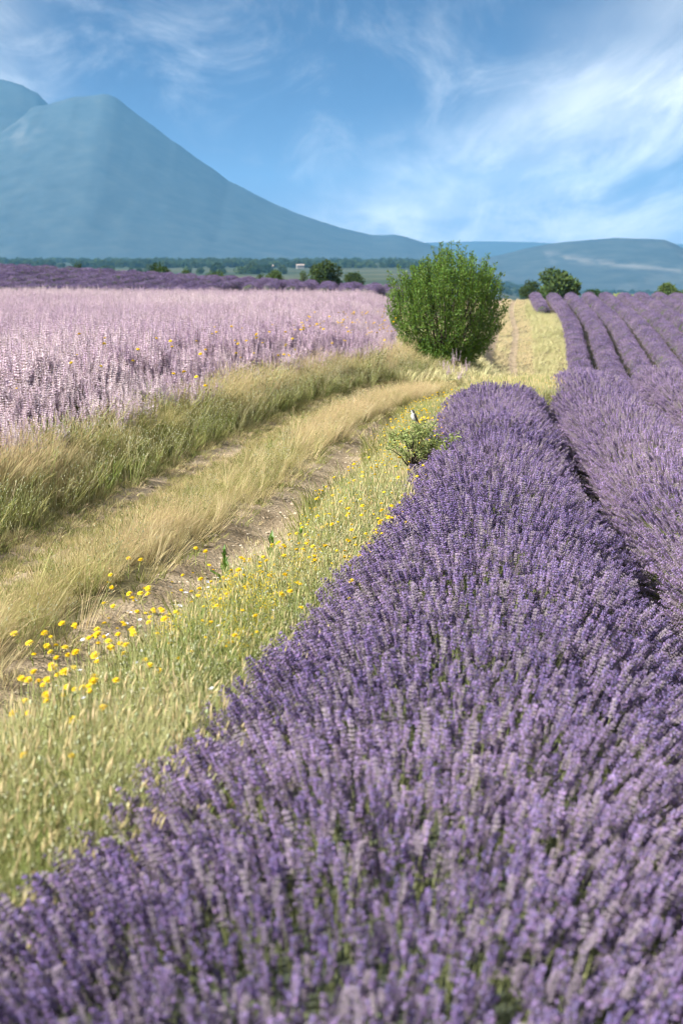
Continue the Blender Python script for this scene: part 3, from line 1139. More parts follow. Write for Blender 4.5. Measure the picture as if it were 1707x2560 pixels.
# weedy margin between track and lavender
def weed_clump(r, h, n, m_stem=0, m_bud=1, m_leaf=2):
    mb = MB()
    for k in range(n):
        a, q = r.uniform(0, 6.283), .05 * r.random()
        b = Vector((q * math.cos(a), q * math.sin(a), -.01))
        L = h * r.uniform(.55, 1.1)
        d = Vector((math.cos(a) * .25, math.sin(a) * .25, 1)).normalized()
        m = b + d * L * .6
        e = m + (d + Vector((r.uniform(-.3, .3), r.uniform(-.3, .3), 0))).normalized() * L * .4
        mb.tube([b, m, e], [.0021, .0018, .001], 3, m_stem, False)
        mb.bud(e, d, r.uniform(.012, .02), .0055, m_bud)
        for j in range(3):
            t = r.uniform(.3, .95)
            p = b + (e - b) * t
            a2 = r.uniform(0, 6.283)
            dd = Vector((math.cos(a2), math.sin(a2), r.uniform(.3, 1.2))).normalized()
            if j < 2:
                mb.leaf(p, dd, r.uniform(.03, .06), r.uniform(.004, .008), m_leaf, .2)
            else:
                p2 = p + dd * r.uniform(.04, .09)
                mb.tube([p, p2], [.0013, .0009], 3, m_stem, False)
                mb.bud(p2, dd, r.uniform(.008, .016), .005, m_bud)
    return mb


WM = [M_WEED, M_WBUD, M_GREEN]
WEED = [proto('weed', weed_clump(random.Random(k), .36, 9), WM) for k in range(6)]
G_WEED = [proto('weed_grass', grass_clump(random.Random(90 + k), 22, .40, .07, .36, .0016, .07, wind=.10, curl=.5), [M_WEED, M_SEED]) for k in range(5)]


def weed_l(y):
    return XT(y) + np.interp(y, [2, 5, 6.5, 9, 12, 15], [.32, .48, .72, .80, .72, .64]) + .10 * np.sin(y * 1.7)


def weed_r(y):
    return np.where(y < 16.5, XR(y) - W1(y) + .08, np.minimum(XR(y) + 1.2, XT(y) + 4.5))


x, y, u = band(1.6, 30, 420, weed_l, weed_r)
hgt = (.6 + .7 * fbm(x + 3, y, .8, 3)) * np.maximum(.28 + .8 * smooth(0, .45, u), (.62 + .25 * u) * (1 - smooth(5.0, 7.4, y)))
grass('margin_grass', x, y, G_WEED, hgt, .36 + 1.5 * (fbm(x, y + 50, .7, 3) - .5) + RNG.normal(0, .2, len(x)), 'mixed green and straw grass on the margin beside the lavender', tilt=.3)
x, y, u = band(1.6, 28, 250, weed_l, weed_r)
hgt = (.6 + .7 * fbm(x + 3, y, .8, 3)) * np.maximum(.28 + .8 * smooth(0, .45, u), (.62 + .25 * u) * (1 - smooth(5.0, 7.4, y)))
o = grass('margin_weeds', x, y, WEED, hgt, .5 + 1.0 * (fbm(x, y + 80, .9, 3) - .5) + RNG.normal(0, .25, len(x)), 'grey-green budding weeds on the margin beside the lavender', tilt=.3)
o['category'] = 'weeds'
x, y, u = band(1.6, 30, 130, weed_l, weed_r)
grass('margin_green_grass', x, y, G_GREEN, .6 + .8 * RNG.random(len(x)), .6 + RNG.normal(0, .25, len(x)), 'fresh green grass tufts among the margin weeds')

x, y, u = band(1.6, 18, 60, weed_l, weed_r)
k = fbm(x, y, 1.1, 3) > .5
grass('margin_straw', x, y, G_DRY, .5 + .5 * RNG.random(len(x)), .8 + RNG.normal(0, .2, len(x)), 'tangled bleached straw among the margin weeds', tilt=1.3, keep=k)
# stalks and budding weeds that break up the grass of the bank and of the strip
x, y, u = band(6, 26, 45, lambda y: sage_edge(y) - .3, lambda y: np.minimum(XT(y) - 1.15, .037 * y + .45))
o = grass('verge_weeds', x, y, WEED, (.75 + .75 * RNG.random(len(x))) * (1.05 - .4 * u), .5 + RNG.normal(0, .3, len(x)), 'budding weed stalks standing in the grass bank by the sage', tilt=.5)
o['category'] = 'weeds'
x, y, u = band(2.5, 20, 16, lambda y: XT(y) - .5, lambda y: XT(y) + .1)
o = grass('track_weeds', x, y, WEED, .35 + .45 * RNG.random(len(x)), .45 + RNG.normal(0, .3, len(x)), 'low weeds scattered along the middle strip of the track', tilt=.6)
o['category'] = 'weeds'
# pale mown grass strip and track verges on the far slope
x, y, u = band(46, 133.5, 11, lambda y: XT(y) - 3.2, lambda y: np.minimum(far_row_x(0)(np.maximum(y, 66)), far_row_x(np.where(y > 115, -1, 0))(y)) - .2)
oo = np.minimum(np.abs(x - XT(y) - RUT_R), np.abs(x - XT(y) - RUT_L))
k = (oo > .26)
onroad = np.abs(x - XT(y)) < 1.6
hh = np.where(onroad, .55, .85) * (.6 + .6 * RNG.random(len(x)))
tt = np.where(onroad, .88, .48) + RNG.normal(0, .12, len(x)) + .5 * (fbm(x, y, .25, 3) - .5)
grass('far_slope_grass', x, y, G_FAR, hh, tt, 'pale dry grass strip beside the track on the far slope', keep=k)
# dry grass in the dip around the bush
x, y, u = band(20, 60, 22, lambda y: np.maximum(.037 * y - .4, XT(y) - 6), lambda y: XT(y) + 5.0)
grass('dip_grass', x, y, G_FAR, .40 + .35 * RNG.random(len(x)), .6 + .9 * (fbm(x, y, .3, 3) - .5) + RNG.normal(0, .15, len(x)), 'dry grass around the foot of the big bush', keep=((y > 24) | (x > XR(y) + .2)))


# ------------------------------------------------------------------ yellow flowers
def flower_head(r, R=.019):
    mb = MB()
    V, Fc = [(0, 0, .010)], []
    n = 9
    for ring, (q, z) in enumerate(((.45, .009), (.75, .004))):
        for k in range(n):
            a = 2 * math.pi * (k + .5 * ring) / n
            V.append((R * q * math.cos(a), R * q * math.sin(a), z + r.uniform(-.0015, .0015)))
    for k in range(n):
        k2 = (k + 1) % n
        Fc.append((0, 1 + k, 1 + k2))
        Fc.append((1 + k, 1 + n + k, 1 + n + k2, 1 + k2))
    mb.add(V, Fc, 1)
    for ring, (cnt, L, lift) in enumerate(((15, 1.0, .10), (12, .78, .45), (9, .5, .9))):
        for k in range(cnt):
            a = 2 * math.pi * (k + r.uniform(-.3, .3)) / cnt
            d = Vector((math.cos(a), math.sin(a), lift + r.uniform(-.1, .1)))
            mb.leaf(Vector((math.cos(a), math.sin(a), 0)) * R * .25 + Vector((0, 0, .003 + .003 * ring)), d, R * L * r.uniform(.8, 1.05), R * .2, 0, .12)
    mb.bud((0, 0, -.008), (0, 0, 1), .014, .0075, 2)
    return mb


HEADS = [flower_head(random.Random(k)).mesh('flower_head', [M_YELLOW, M_YCENTRE, M_WEED]) for k in range(4)]
CLOSED = []
for k in range(2):
    mb = MB()
    mb.bud((0, 0, 0), (0, 0, 1), .018, .007, 0)
    CLOSED.append(mb.mesh('flower_bud', [M_WBUD]))


def yellow_flower(px, py, d, label, group, heads=2, hs=1.0, seed=0):
    """a yellow composite whose main head stands at the given place"""
    r = random.Random(seed)
    x = px_x(px, d)
    ztop = CAMZ - (py - HOR) / F_PX * d
    zg = float(H(x, d))
    h = max(ztop - zg, .12)
    root = empty('yellow_wildflower', (x, d, zg))
    tag(root, label, 'wildflower', group)
    mb = MB()
    lx, ly = r.uniform(-.05, .05), r.uniform(-.04, .04)
    top = Vector((0, 0, h))
    b = Vector((lx, ly, -.01))
    mid = Vector((lx * .4, ly * .4, h * .55))
    mb.tube([b, mid, top], [.0030, .0025, .0018], 4, 0)
    tips = [(top, Vector((r.uniform(-.4, .2), -.35, 1)))]
    for k in range(heads - 1):
        a = r.uniform(0, 6.283)
        q = r.uniform(.03, .07)
        e = Vector((q * math.cos(a), q * math.sin(a), h + r.uniform(-.06, .015)))
        mb.tube([mid, (mid + e) / 2 + Vector((0, 0, -.01)), e], [.0022, .0019, .0014], 3, 0)
        tips.append((e, Vector((math.cos(a) * .5, math.sin(a) * .5 - .3, 1))))
    for k in range(5):
        a = r.uniform(0, 6.283)
        t = r.uniform(.1, .8)
        mb.leaf(b + (top - b) * t, (math.cos(a), math.sin(a), .8), r.uniform(.03, .06), .006, 1, .2)
    st = add_obj('stem', mb.mesh('stem', [M_WEED, M_GREEN]), root)
    st['tint'] = .45
    for i, (p, dd) in enumerate(tips):
        cl = i > 0 and r.random() < .2
        o = bpy.data.objects.new('flower_bud' if cl else 'flower_head', r.choice(CLOSED if cl else HEADS))
        COL.objects.link(o)
        o.parent = root
        o.location = p
        o.rotation_euler = dir_to_rot(np.array([list(dd)]))[0]
        s = hs * r.uniform(.85, 1.15)
        o.scale = (s, s, s)
        o['tint'] = r.random()


G1 = 'yellow wildflowers at the lower left margin'
front = [(14, 1660, 6.3, 'yellow wildflower on a pale stem at the left edge above the rut', 1, 1.35),
         (52, 1682, 6.2, 'large yellow wildflower second from the left edge beside the rut', 1, 1.35),
         (92, 1657, 6.4, 'wide yellow flower pair standing against the dark rut at left', 2, 1.2),
         (265, 1537, 7.6, 'stacked yellow flower heads against the bare rut, above the main patch', 3, 1.1),
         (312, 1480, 8.0, 'high yellow flower nearest the tall dry grass of the strip', 1, 1.1),
         (343, 1490, 8.0, 'yellow flower beside a brown seed spike above the rut', 1, 1.1),
         (340, 1556, 7.4, 'broad yellow flower cluster over the bare rut', 3, 1.15),
         (483, 1470, 8.6, 'left one of two yellow flowers on bare earth near the brown spikes', 1, 1.0),
         (508, 1470, 8.6, 'right one of two yellow flowers on bare earth near the brown spikes', 1, 1.05)]
for i, (px, py, d, lab, hd, hs) in enumerate(front):
    yellow_flower(px, py, d, lab, G1, hd, hs * .76, 500 + i)
more_f = [(120, 1662), (28, 1718), (45, 1722), (83, 1735), (95, 1722), (122, 1708), (107, 1682), (170, 1648), (150, 1655), (227, 1600), (244, 1606), (255, 1618), (260, 1636), (285, 1624), (300, 1628),
          (224, 1672), (216, 1712), (214, 1726), (165, 1746), (185, 1742), (200, 1738), (134, 1762), (92, 1762), (90, 1778), (34, 1778), (42, 1810), (236, 1796), (156, 1830), (272, 1722), (383, 1697),
          (348, 1668), (360, 1682), (466, 1650), (150, 1926), (26, 1925), (205, 1610), (145, 1740), (110, 1690), (330, 1540), (320, 1600), (296, 1650), (60, 1700), (140, 1700), (280, 1600), (400, 1560), (372, 1535)]
for i, (px, py) in enumerate(more_f):
    # distance at which a stalk about 0.38 m tall reaches this row
    d = (CAMZ - .38 - .05 * math.sin(i * 2.3)) * F_PX / (py - HOR)
    yellow_flower(px, py, d, 'small yellow wildflower among the pale weeds at lower left', 'small yellow wildflowers at lower left', 2 if i % 4 == 0 else 1, .58 + .35 * ((i * 7) % 5) / 5, 600 + i)

# farther yellow flowers: too many and too small to pick apart
HEADP = [bpy.data.objects.new('flower_head_source', m) for m in HEADS]
x, y, u = band(5, 24, 120, weed_l, weed_r)
k = RNG.random(len(x)) < .3 + 1.3 * smooth(.45, .68, fbm(x, y + 20, .9, 3))
x, y, u = x[k], y[k], u[k]
P = np.stack([x, y, H(x, y) + (.11 + .24 * np.maximum(smooth(0, .5, u), 1 - smooth(5, 8, y))) + .14 * RNG.random(len(x))], 1)
o = scatter('yellow_flowers', P, yaw_rot(len(x), .6), .38 + .42 * RNG.random(len(x)), HEADP)
tag(o, 'scatter of small yellow flowers through the margin weeds', 'flowers', kind='stuff')
x, y, u = band(13, 34, 12, lambda y: sage_edge(y) - 1.6, lambda y: sage_edge(y) + .3)
k = RNG.random(len(x)) < smooth(.45, .7, fbm(x, y + 20, .6, 3)) + .1
x, y = x[k], y[k]
P = np.stack([x, y, H(x, y) + .55 + .45 * RNG.random(len(x))], 1)
o = scatter('yellow_verge_flowers', P, yaw_rot(len(x), .6), .9 + .5 * RNG.random(len(x)), HEADP)
tag(o, 'yellow flowers dotted along the edge of the sage field', 'flowers', kind='stuff')
# white small flowers
mb = MB()
for k in range(6):
    a = k * 1.047
    mb.leaf((0, 0, 0), (math.cos(a), math.sin(a), .3), .014, .006, 0, .1)
WFL = [proto('white_flower', mb, [M_WHITE])]
x, y, u = band(4, 22, 26, weed_l, weed_r)
P = np.stack([x, y, H(x, y) + (.08 + .2 * np.maximum(smooth(0, .5, u), 1 - smooth(6, 9, y))) + .08 * RNG.random(len(x))], 1)
o = scatter('white_flowers', P, yaw_rot(len(x), .8), .45 + .6 * RNG.random(len(x)), WFL)
tag(o, 'tiny bluish white flowers among the margin weeds', 'flowers', kind='stuff')


# yellow bedstraw against the lavender
def bedstraw(r, h=.34):
    st, fl = MB(), MB()
    for k in range(13):
        a, q = r.uniform(0, 6.283), r.uniform(.0, .09)
        b = Vector((q * .4 * math.cos(a), q * .4 * math.sin(a), 0))
        e = Vector((q * 1.5 * math.cos(a), q * 1.5 * math.sin(a), h * r.uniform(.7, 1.1)))
        st.tube([b, (b + e) / 2 + Vector((0, 0, .03)), e], [.0017, .0014, .0008], 3, 0, False)
        for j in range(60):
            t = r.uniform(.42, 1.0)
            p = b + (e - b) * t + Vector((r.gauss(0, .016), r.gauss(0, .016), r.gauss(0, .01))) * (1.25 - t * .7)
            fl.bud(p, (r.uniform(-1, 1), r.uniform(-1, 1), 1), r.uniform(.005, .010), r.uniform(.0018, .0034), 0)
    return st, fl


BS = []
for k in range(4):
    s_, f_ = bedstraw(random.Random(k))
    BS.append((s_.mesh('stem', [M_WEED]), f_.mesh('blossom', [M_BED])))
bed = [(560, 1545), (585, 1530), (610, 1560), (635, 1540), (655, 1520), (600, 1500), (560, 1600), (590, 1620), (530, 1560), (625, 1600), (520, 1620), (650, 1570), (575, 1650), (545, 1500), (610, 1650),
       (530, 1660), (700, 1500), (680, 1480), (720, 1470), (585, 1690), (400, 1585), (415, 1570), (735, 1440), (640, 1480), (905, 1250), (880, 1290), (860, 1310), (815, 1390)]
for i, (px, py) in enumerate(bed):
    d = (CAMZ - .26) * F_PX / (py - HOR)
    x = min(px_x(px + 18, d), float(XR(d) - W1(d)) + .02)
    root = empty('yellow_bedstraw', (x, d, float(H(x, d))))
    root.rotation_euler = (0, 0, i * 1.7)
    s = .85 + .35 * ((i * 5) % 7) / 7
    root.scale = (s, s, s)
    tag(root, 'frothy yellow bedstraw plant at the lavender edge', 'wildflower', 'yellow bedstraw along the lavender')
    for nm, me in zip(('stem', 'blossom'), BS[i % 4]):
        o = bpy.data.objects.new(nm, me)
        COL.objects.link(o)
        o.parent = root
        o['tint'] = .4 + .3 * (i % 3) / 2


# leafy green plants rising out of the weeds
def leafy_plant(px, py_top, py_base, label, seed, wide=1.0):
    r = random.Random(seed)
    d = CAMZ * F_PX / (py_base - HOR)
    x = px_x(px, d)
    h = (py_base - py_top) / F_PX * d * 1.08
    zg = float(H(x, d))
    root = empty('leafy_plant', (x, d, zg))
    tag(root, label, 'plant', 'leafy green plants in the margin')
    mb = MB()
    mb.tube([(0, 0, -.02), (.008, 0, h * .5), (0.0, 0, h)], [.005, .0045, .002], 5, 0)
    o = add_obj('stem', mb.mesh('stem', [M_LEAFG]), root)
    o['tint'] = .5
    n = 12
    lm = MB()
    lm.leaf((0, 0, 0), (1, 0, .55), 1, .17, 0, .25)
    me = lm.mesh('leaf', [M_LEAFG])
    for k in range(n):
        t = k / (n - 1)
        L = (.15 * (1 - t) + .06) * wide * r.uniform(.8, 1.15)
        o = bpy.data.objects.new('leaf', me)
        COL.objects.link(o)
        o.parent = root
        o.location = (.006, 0, h * (.08 + .9 * t))
        o.rotation_euler = (0, -.25 - .9 * t, k * 2.4 + r.uniform(-.3, .3))
        o.scale = (L, L, L)
        o['tint'] = r.random()


leafy_plant(553, 1398, 1545, 'upright bright green leafy plant rising above the bare rut', 1)
leafy_plant(674, 1370, 1500, 'tall leafy green plant with long leaves, left of a taller one near the lavender', 2, 1.25)
leafy_plant(748, 1345, 1480, 'tallest leafy green plant beside the lavender edge', 3)
leafy_plant(498, 1560, 1690, 'dark green leafy plant beside the yellow bedstraw', 4)
leafy_plant(10, 2080, 2330, 'bright green leafy plant at the lower left edge', 5, 1.3)


# brown seed spikes
def seed_spike(px, py_top, py_bot, lean, i):
    d = 8.4 - (py_bot - 1480) * .008
    x = px_x(px, d)
    zt = CAMZ - (py_top - HOR) / F_PX * d
    zb = CAMZ - (py_bot - HOR) / F_PX * d
    zg = float(H(x, d))
    root = empty('seed_spike', (x, d, zg))
    tag(root, 'brown dry seed spike standing over the rut among the weeds', 'seed spike', 'brown seed spikes by the rut')
    a = MB()
    a.tube([(-lean * .6, 0, -.01), (-lean * .2, 0, (zb - zg) * .6), (0, 0, zb - zg)], [.0018, .0016, .0015], 4, 0)
    o = add_obj('stem', a.mesh('stem', [M_WEED]), root)
    o['tint'] = .7
    b = MB()
    L = zt - zb
    pts = [(lean * t * t, .004 * math.sin(t * 5 + i), zb - zg + L * t) for t in np.linspace(0, 1, 7)]
    b.tube(pts, [.003, .0062, .0066, .0064, .0058, .0048, .0018], 6, 0)
    o = add_obj('seed_head', b.mesh('seed_head', [M_BROWN], True), root)
    o['tint'] = (i * .37) % 1


for i, (px, a, b, l) in enumerate([(380, 1443, 1480, .0), (383, 1490, 1530, .02), (350, 1470, 1525, -.005), (475, 1400, 1425, .03), (515, 1425, 1455, -.008), (425, 1462, 1490, .03), (405, 1512, 1545, -.01),
                                   (432, 1490, 1520, .01), (436, 1510, 1540, .006), (452, 1500, 1535, -.004), (470, 1505, 1540, .01), (482, 1485, 1515, -.006), (498, 1515, 1545, .004), (375, 1520, 1560, -.01),
                                   (205, 1640, 1672, .03), (335, 1600, 1640, .002), (345, 1610, 1640, -.01), (240, 1660, 1690, .01)]):
    seed_spike(px, a, b, l, i)


# ------------------------------------------------------------------ shrubs and trees
def leaf_cloud(name, C, D, L, w, mat, r):
    """many small pointed leaves: centres C, directions D"""
    n = len(C)
    D = D / np.linalg.norm(D, axis=1)[:, None]
    rnd = r.normal(0, 1, (n, 3))
    side = np.cross(D, rnd)
    side /= np.linalg.norm(side, axis=1)[:, None] + 1e-9
    L = L * (.7 + .6 * r.random(n))[:, None]
    w = w * (.7 + .6 * r.random(n))[:, None]
    V = np.stack([C, C + D * L * .5 - side * w, C + D * L, C + D * L * .5 + side * w], 1).reshape(-1, 3)
    i = np.arange(n) * 4
    me = np_mesh(name, V, np.stack([i, i + 1, i + 2, i + 3], 1))
    me.materials.append(mat)
    return me


def big_bush():
    d, px = 28.0, 1112
    x0 = px_x(px, d)
    z0 = float(H(x0, d))
    sc = d / 32.0
    k = 32.0 / F_PX
    root = empty('almond_bush', (x0, d, z0))
    root.scale = (sc, sc, sc)
    tag(root, 'big round green bush of upright leafy shoots beside the track', 'bush')
    r = random.Random(4)
    rg = np.random.default_rng(4)
    wood = MB()
    shoots = []
    sil = [(-150, 185), (-140, 235), (-105, 250), (-85, 248), (-60, 270), (-30, 285), (0, 300), (22, 300), (40, 292), (62, 278), (80, 262), (98, 285), (112, 262), (128, 235), (145, 215), (158, 175)]
    zfix = ((HOR - 925) / F_PX * d + CAMZ - z0) / sc      # where row 925 lies above the root
    def topz(xx):
        return np.interp(xx / k, [s[0] for s in sil], [s[1] for s in sil]) * k + zfix
    stems = []
    for i in range(26):
        a = r.uniform(0, 6.283)
        q = math.sqrt(r.random())
        ex, ey = 1.30 * q * math.cos(a), 1.2 * q * math.sin(a)
        b = Vector((r.uniform(-.22, .22), r.uniform(-.18, .18), -.05))
        m = Vector((ex * .45, ey * .45, .55 + .4 * r.random()))
        hz = max(.9, topz(ex) * (1 - .30 * (ey / 1.3) ** 2) - .25)
        e = Vector((ex, ey, max(hz * (.7 + .2 * r.random()), 1.0)))
        wood.tube([b, m, (m + e) / 2 + Vector((ex * .05, ey * .05, 0)), e], [.034, .022, .013, .006], 5, 0)
        stems.append((m, e))
    C, D = [], []
    T = []
    for i in range(310):
        # each shoot: starts in the body of the bush and climbs steeply to the outline
        a = r.uniform(0, 6.283)
        q = math.sqrt(r.random())
        ex, ey = 1.36 * q * math.cos(a), 1.26 * q * math.sin(a)
        rim = q
        zt = topz(ex) * (1 - .20 * (ey / 1.3) ** 2) - abs(r.gauss(0, .12)) + (.14 * r.random() if r.random() < .3 else 0)
        lo = .15 + .35 * rim * r.random()
        lead = i % 7 == 0
        zt = zt * (r.uniform(.5, 1.0) if (r.random() < .62 and not lead) else 1.0) + (r.uniform(.06, .26) if lead else 0)
        z1 = max(lo, zt - r.uniform(.45, .9))
        zt = max(zt, z1 + .25)
        p0 = Vector((ex * .86, ey * .86, z1))
        p1 = Vector((ex + r.gauss(0, .03), ey + r.gauss(0, .03), zt))
        if z1 < .75:
            sh = .55 + .45 * z1 / .75
            p0.x *= sh
            p0.y *= sh
        wood.tube([p0, p1], [.008, .003], 3, 0, False)
        L = (p1 - p0).length
        n = int(140 * L)
        t = rg.random(n)
        ph = rg.random(n) * 6.283
        rad = (.062 * (1 - .55 * t) + .010) * (0.4 + .8 * rg.random(n))
        base = np.array(p0)[None] + (np.array(p1) - np.array(p0))[None] * t[:, None]
        out = np.stack([np.cos(ph), np.sin(ph), np.zeros(n)], 1)
        C.append(base + out * rad[:, None] * .7)
        D.append(out * .75 + np.array([0, 0, .9]) + rg.normal(0, .35, (n, 3)))
    for i in range(330):
        # low outer twigs
        a = r.uniform(0, 6.283)
        zz = r.uniform(.0, 1.15) if i % 2 else r.uniform(-.02, .5)
        rr = (.78 + .52 * min(1, zz / .8)) * r.uniform(.6, 1.06)
        p1 = Vector((rr * math.cos(a), rr * math.sin(a) * .92, zz + .12))
        p0 = Vector((p1.x * .55, p1.y * .55, zz * .6))
        wood.tube([p0, p1], [.006, .002], 3, 0, False)
        n = 44
        t = .35 + .65 * rg.random(n)
        base = np.array(p0)[None] + (np.array(p1) - np.array(p0))[None] * t[:, None]
        C.append(base + rg.normal(0, .045, (n, 3)))
        D.append(rg.normal(0, .7, (n, 3)) + np.array([math.cos(a) * .4, math.sin(a) * .4, .7]))
    C, D = np.concatenate(C), np.concatenate(D)
    add_obj('trunk', wood.mesh('trunk', [M_BARK]), root)
    o = add_obj('crown', leaf_cloud('crown', C, D, .060, .0115, M_BUSH, rg), root)
    o['tint'] = .55


big_bush()


def round_tree(px, py_top, wpx, d, label, seed, leafs=3600, hfrac=.78, mat=None, name='oak_tree', group='trees behind the fields'):
    r = random.Random(seed)
    rg = np.random.default_rng(seed)
    x0 = px_x(px, d)
    zg = float(H(x0, d))
    top = CAMZ - (py_top - HOR) / F_PX * d - zg
    W = wpx / F_PX * d / 2
    root = empty(name, (x0, d, zg))
    tag(root, label, 'tree', group)
    wood = MB()
    ch = min(top * hfrac, 2.2 * W + .6)            # crown height
    cz = top - ch * .5
    wood.tube([(0, 0, -.2), (.05 * W, 0, (top - ch) * .7 + .2), (0, .02, cz + ch * .2)], [.05 * top, .04 * top, .015 * top], 7, 0)
    lobes = []
    nl = 13
    for i in range(nl):
        u = r.uniform(-1, 1)
        a = 2.4 * i + r.uniform(-.4, .4)
        q = math.sqrt(max(0, 1 - u * u)) * r.uniform(.45, .78)
        c = Vector((W * q * math.cos(a), W * q * math.sin(a), cz + ch * .5 * u * .68))
        lobes.append((c, W * r.uniform(.30, .46)))
        wood.tube([(0, 0, top - ch * .9), (c * .5 + Vector((0, 0, cz * .4))), c], [.018 * top, .011 * top, .004 * top], 4, 0, False)
    lobes.append((Vector((0, 0, top - ch * .28)), W * .42))
    C, D = [], []
    for c, R in lobes:
        n = leafs // len(lobes)
        v = rg.normal(0, 1, (n, 3))
        v /= np.linalg.norm(v, axis=1)[:, None]
        rad = R * (.45 + .6 * rg.random(n) ** .6) * (1 + .35 * (rg.random(n) - .5))
        pp = np.array(c)[None] + v * rad[:, None] * np.array([1, 1, min(1.0, ch / (2 * W) + .15)])
        C.append(pp)
        D.append(v + rg.normal(0, .6, (n, 3)))
    C, D = np.concatenate(C), np.concatenate(D)
    ls = W * .13
    add_obj('trunk', wood.mesh('trunk', [M_BARK]), root)
    o = add_obj('crown', leaf_cloud('crown', C, D, ls, ls * .36, mat or M_OAK, rg), root)
    o['tint'] = r.random()
    return root


round_tree(815, 658, 92, 172, 'dark round oak on the crest left of the big bush', 1)
round_tree(757, 672, 30, 170, 'small dark tree just left of the round crest oak', 21, 1500)
round_tree(885, 684, 56, 168, 'low dark tree between the crest oak and the big bush', 2, 2500)
round_tree(690, 673, 46, 160, 'small olive green tree on the crest above the lavender mounds', 3, 2600)
round_tree(655, 682, 26, 165, 'tiny tree left of the small olive green crest tree', 22, 1300)
round_tree(545, 679, 62, 165, 'low flat tree on the crest among the lavender mounds', 4, 2200)
round_tree(470, 670, 52, 168, 'small low bush right of the wide crest shrub', 5, 2200)
round_tree(395, 660, 78, 165, 'wide low shrub on the crest left of centre', 6, 2800)
round_tree(203, 654, 44, 160, 'lone small dark tree on the crest at far left', 7, 2200)
round_tree(1318, 700, 60, 168, 'dark tree left of the wide oak beyond the far rows', 23, 2400)
round_tree(1385, 681, 124, 165, 'wide dark oak standing beyond the far lavender rows', 8, 5200)
round_tree(1478, 723, 66, 165, 'low dark tree right of the wide oak beyond the rows', 9, 2400)
round_tree(1540, 734, 50, 160, 'low pale shrub beyond the far rows', 10, 1800, mat=M_SCRUB)
round_tree(1590, 732, 46, 160, 'small loose shrub beyond the far rows, left of the last tree', 24, 1500, mat=M_SCRUB)
round_tree(1660, 714, 84, 165, 'rounded green tree at the right edge beyond the rows', 11, 3600)


# the small wild shrub with the bird
def wild_shrub():
    d = 10.4
    x0 = px_x(1012, d)
    zg = float(H(x0, d))
    root = empty('wild_shrub', (x0, d, zg))
    tag(root, 'small twiggy green shrub leaning over the lavender edge', 'shrub')
    k = d / F_PX
    base_row = HOR + (CAMZ - zg) * F_PX / d

    def pt(px, py, dy=0):
        return Vector(((px - 1012) * k, dy, (base_row - py) * k))
    wood = MB()
    rg = np.random.default_rng(12)
    r = random.Random(12)
    fork = pt(1028, 1172)
    wood.tube([pt(1010, base_row + 4), pt(1018, 1200), fork], [.014, .012, .010], 6, 0)
    tips = [(1040, 1052, 0), (1050, 1062, .1), (1075, 1068, .12), (1090, 1045, -.08), (1000, 1072, -.05), (985, 1095, .08), (1135, 1098, .05), (1120, 1110, -.12), (1100, 1118, .15), (1130, 1120, 0), (1095, 1150, .05), (975, 1115, -.1),
            (1065, 1100, -.18), (1055, 1090, .2), (1030, 1080, -.2), (1022, 1105, .15), (1090, 1105, -.05), (1015, 1130, -.15), (1075, 1160, .1), (1105, 1090, .12), (1060, 1130, -.1)]
    C, D = [], []
    for (px, py, dy) in tips:
        e = pt(px, py, dy)
        m = fork + (e - fork) * .5 + Vector((r.uniform(-.03, .03), r.uniform(-.03, .03), .03))
        wood.tube([fork, m, e], [.007, .005, .002], 4, 0, False)
        for j in range(5):
            q = m + (e - m) * r.uniform(.25, 1)
            f = q + Vector((r.uniform(-.06, .06), r.uniform(-.06, .06), r.uniform(-.01, .07)))
            wood.tube([q, f], [.002, .001], 3, 0, False)
            n = 30
            t = rg.random(n)
            C.append(np.array(q)[None] + (np.array(f) - np.array(q))[None] * t[:, None] + rg.normal(0, .015, (n, 3)))
            D.append(rg.normal(0, .7, (n, 3)) + np.array([0, 0, .5]))
    add_obj('trunk', wood.mesh('trunk', [M_BARK]), root)
    o = add_obj('crown', leaf_cloud('crown', np.concatenate(C), np.concatenate(D), .022, .0055, M_SCRUB, rg), root)
    o['tint'] = .55
    # the twig the bird sits on
    perch = pt(1037, 1054)
    return Vector((x0, d, zg)) + perch


PERCH = wild_shrub()


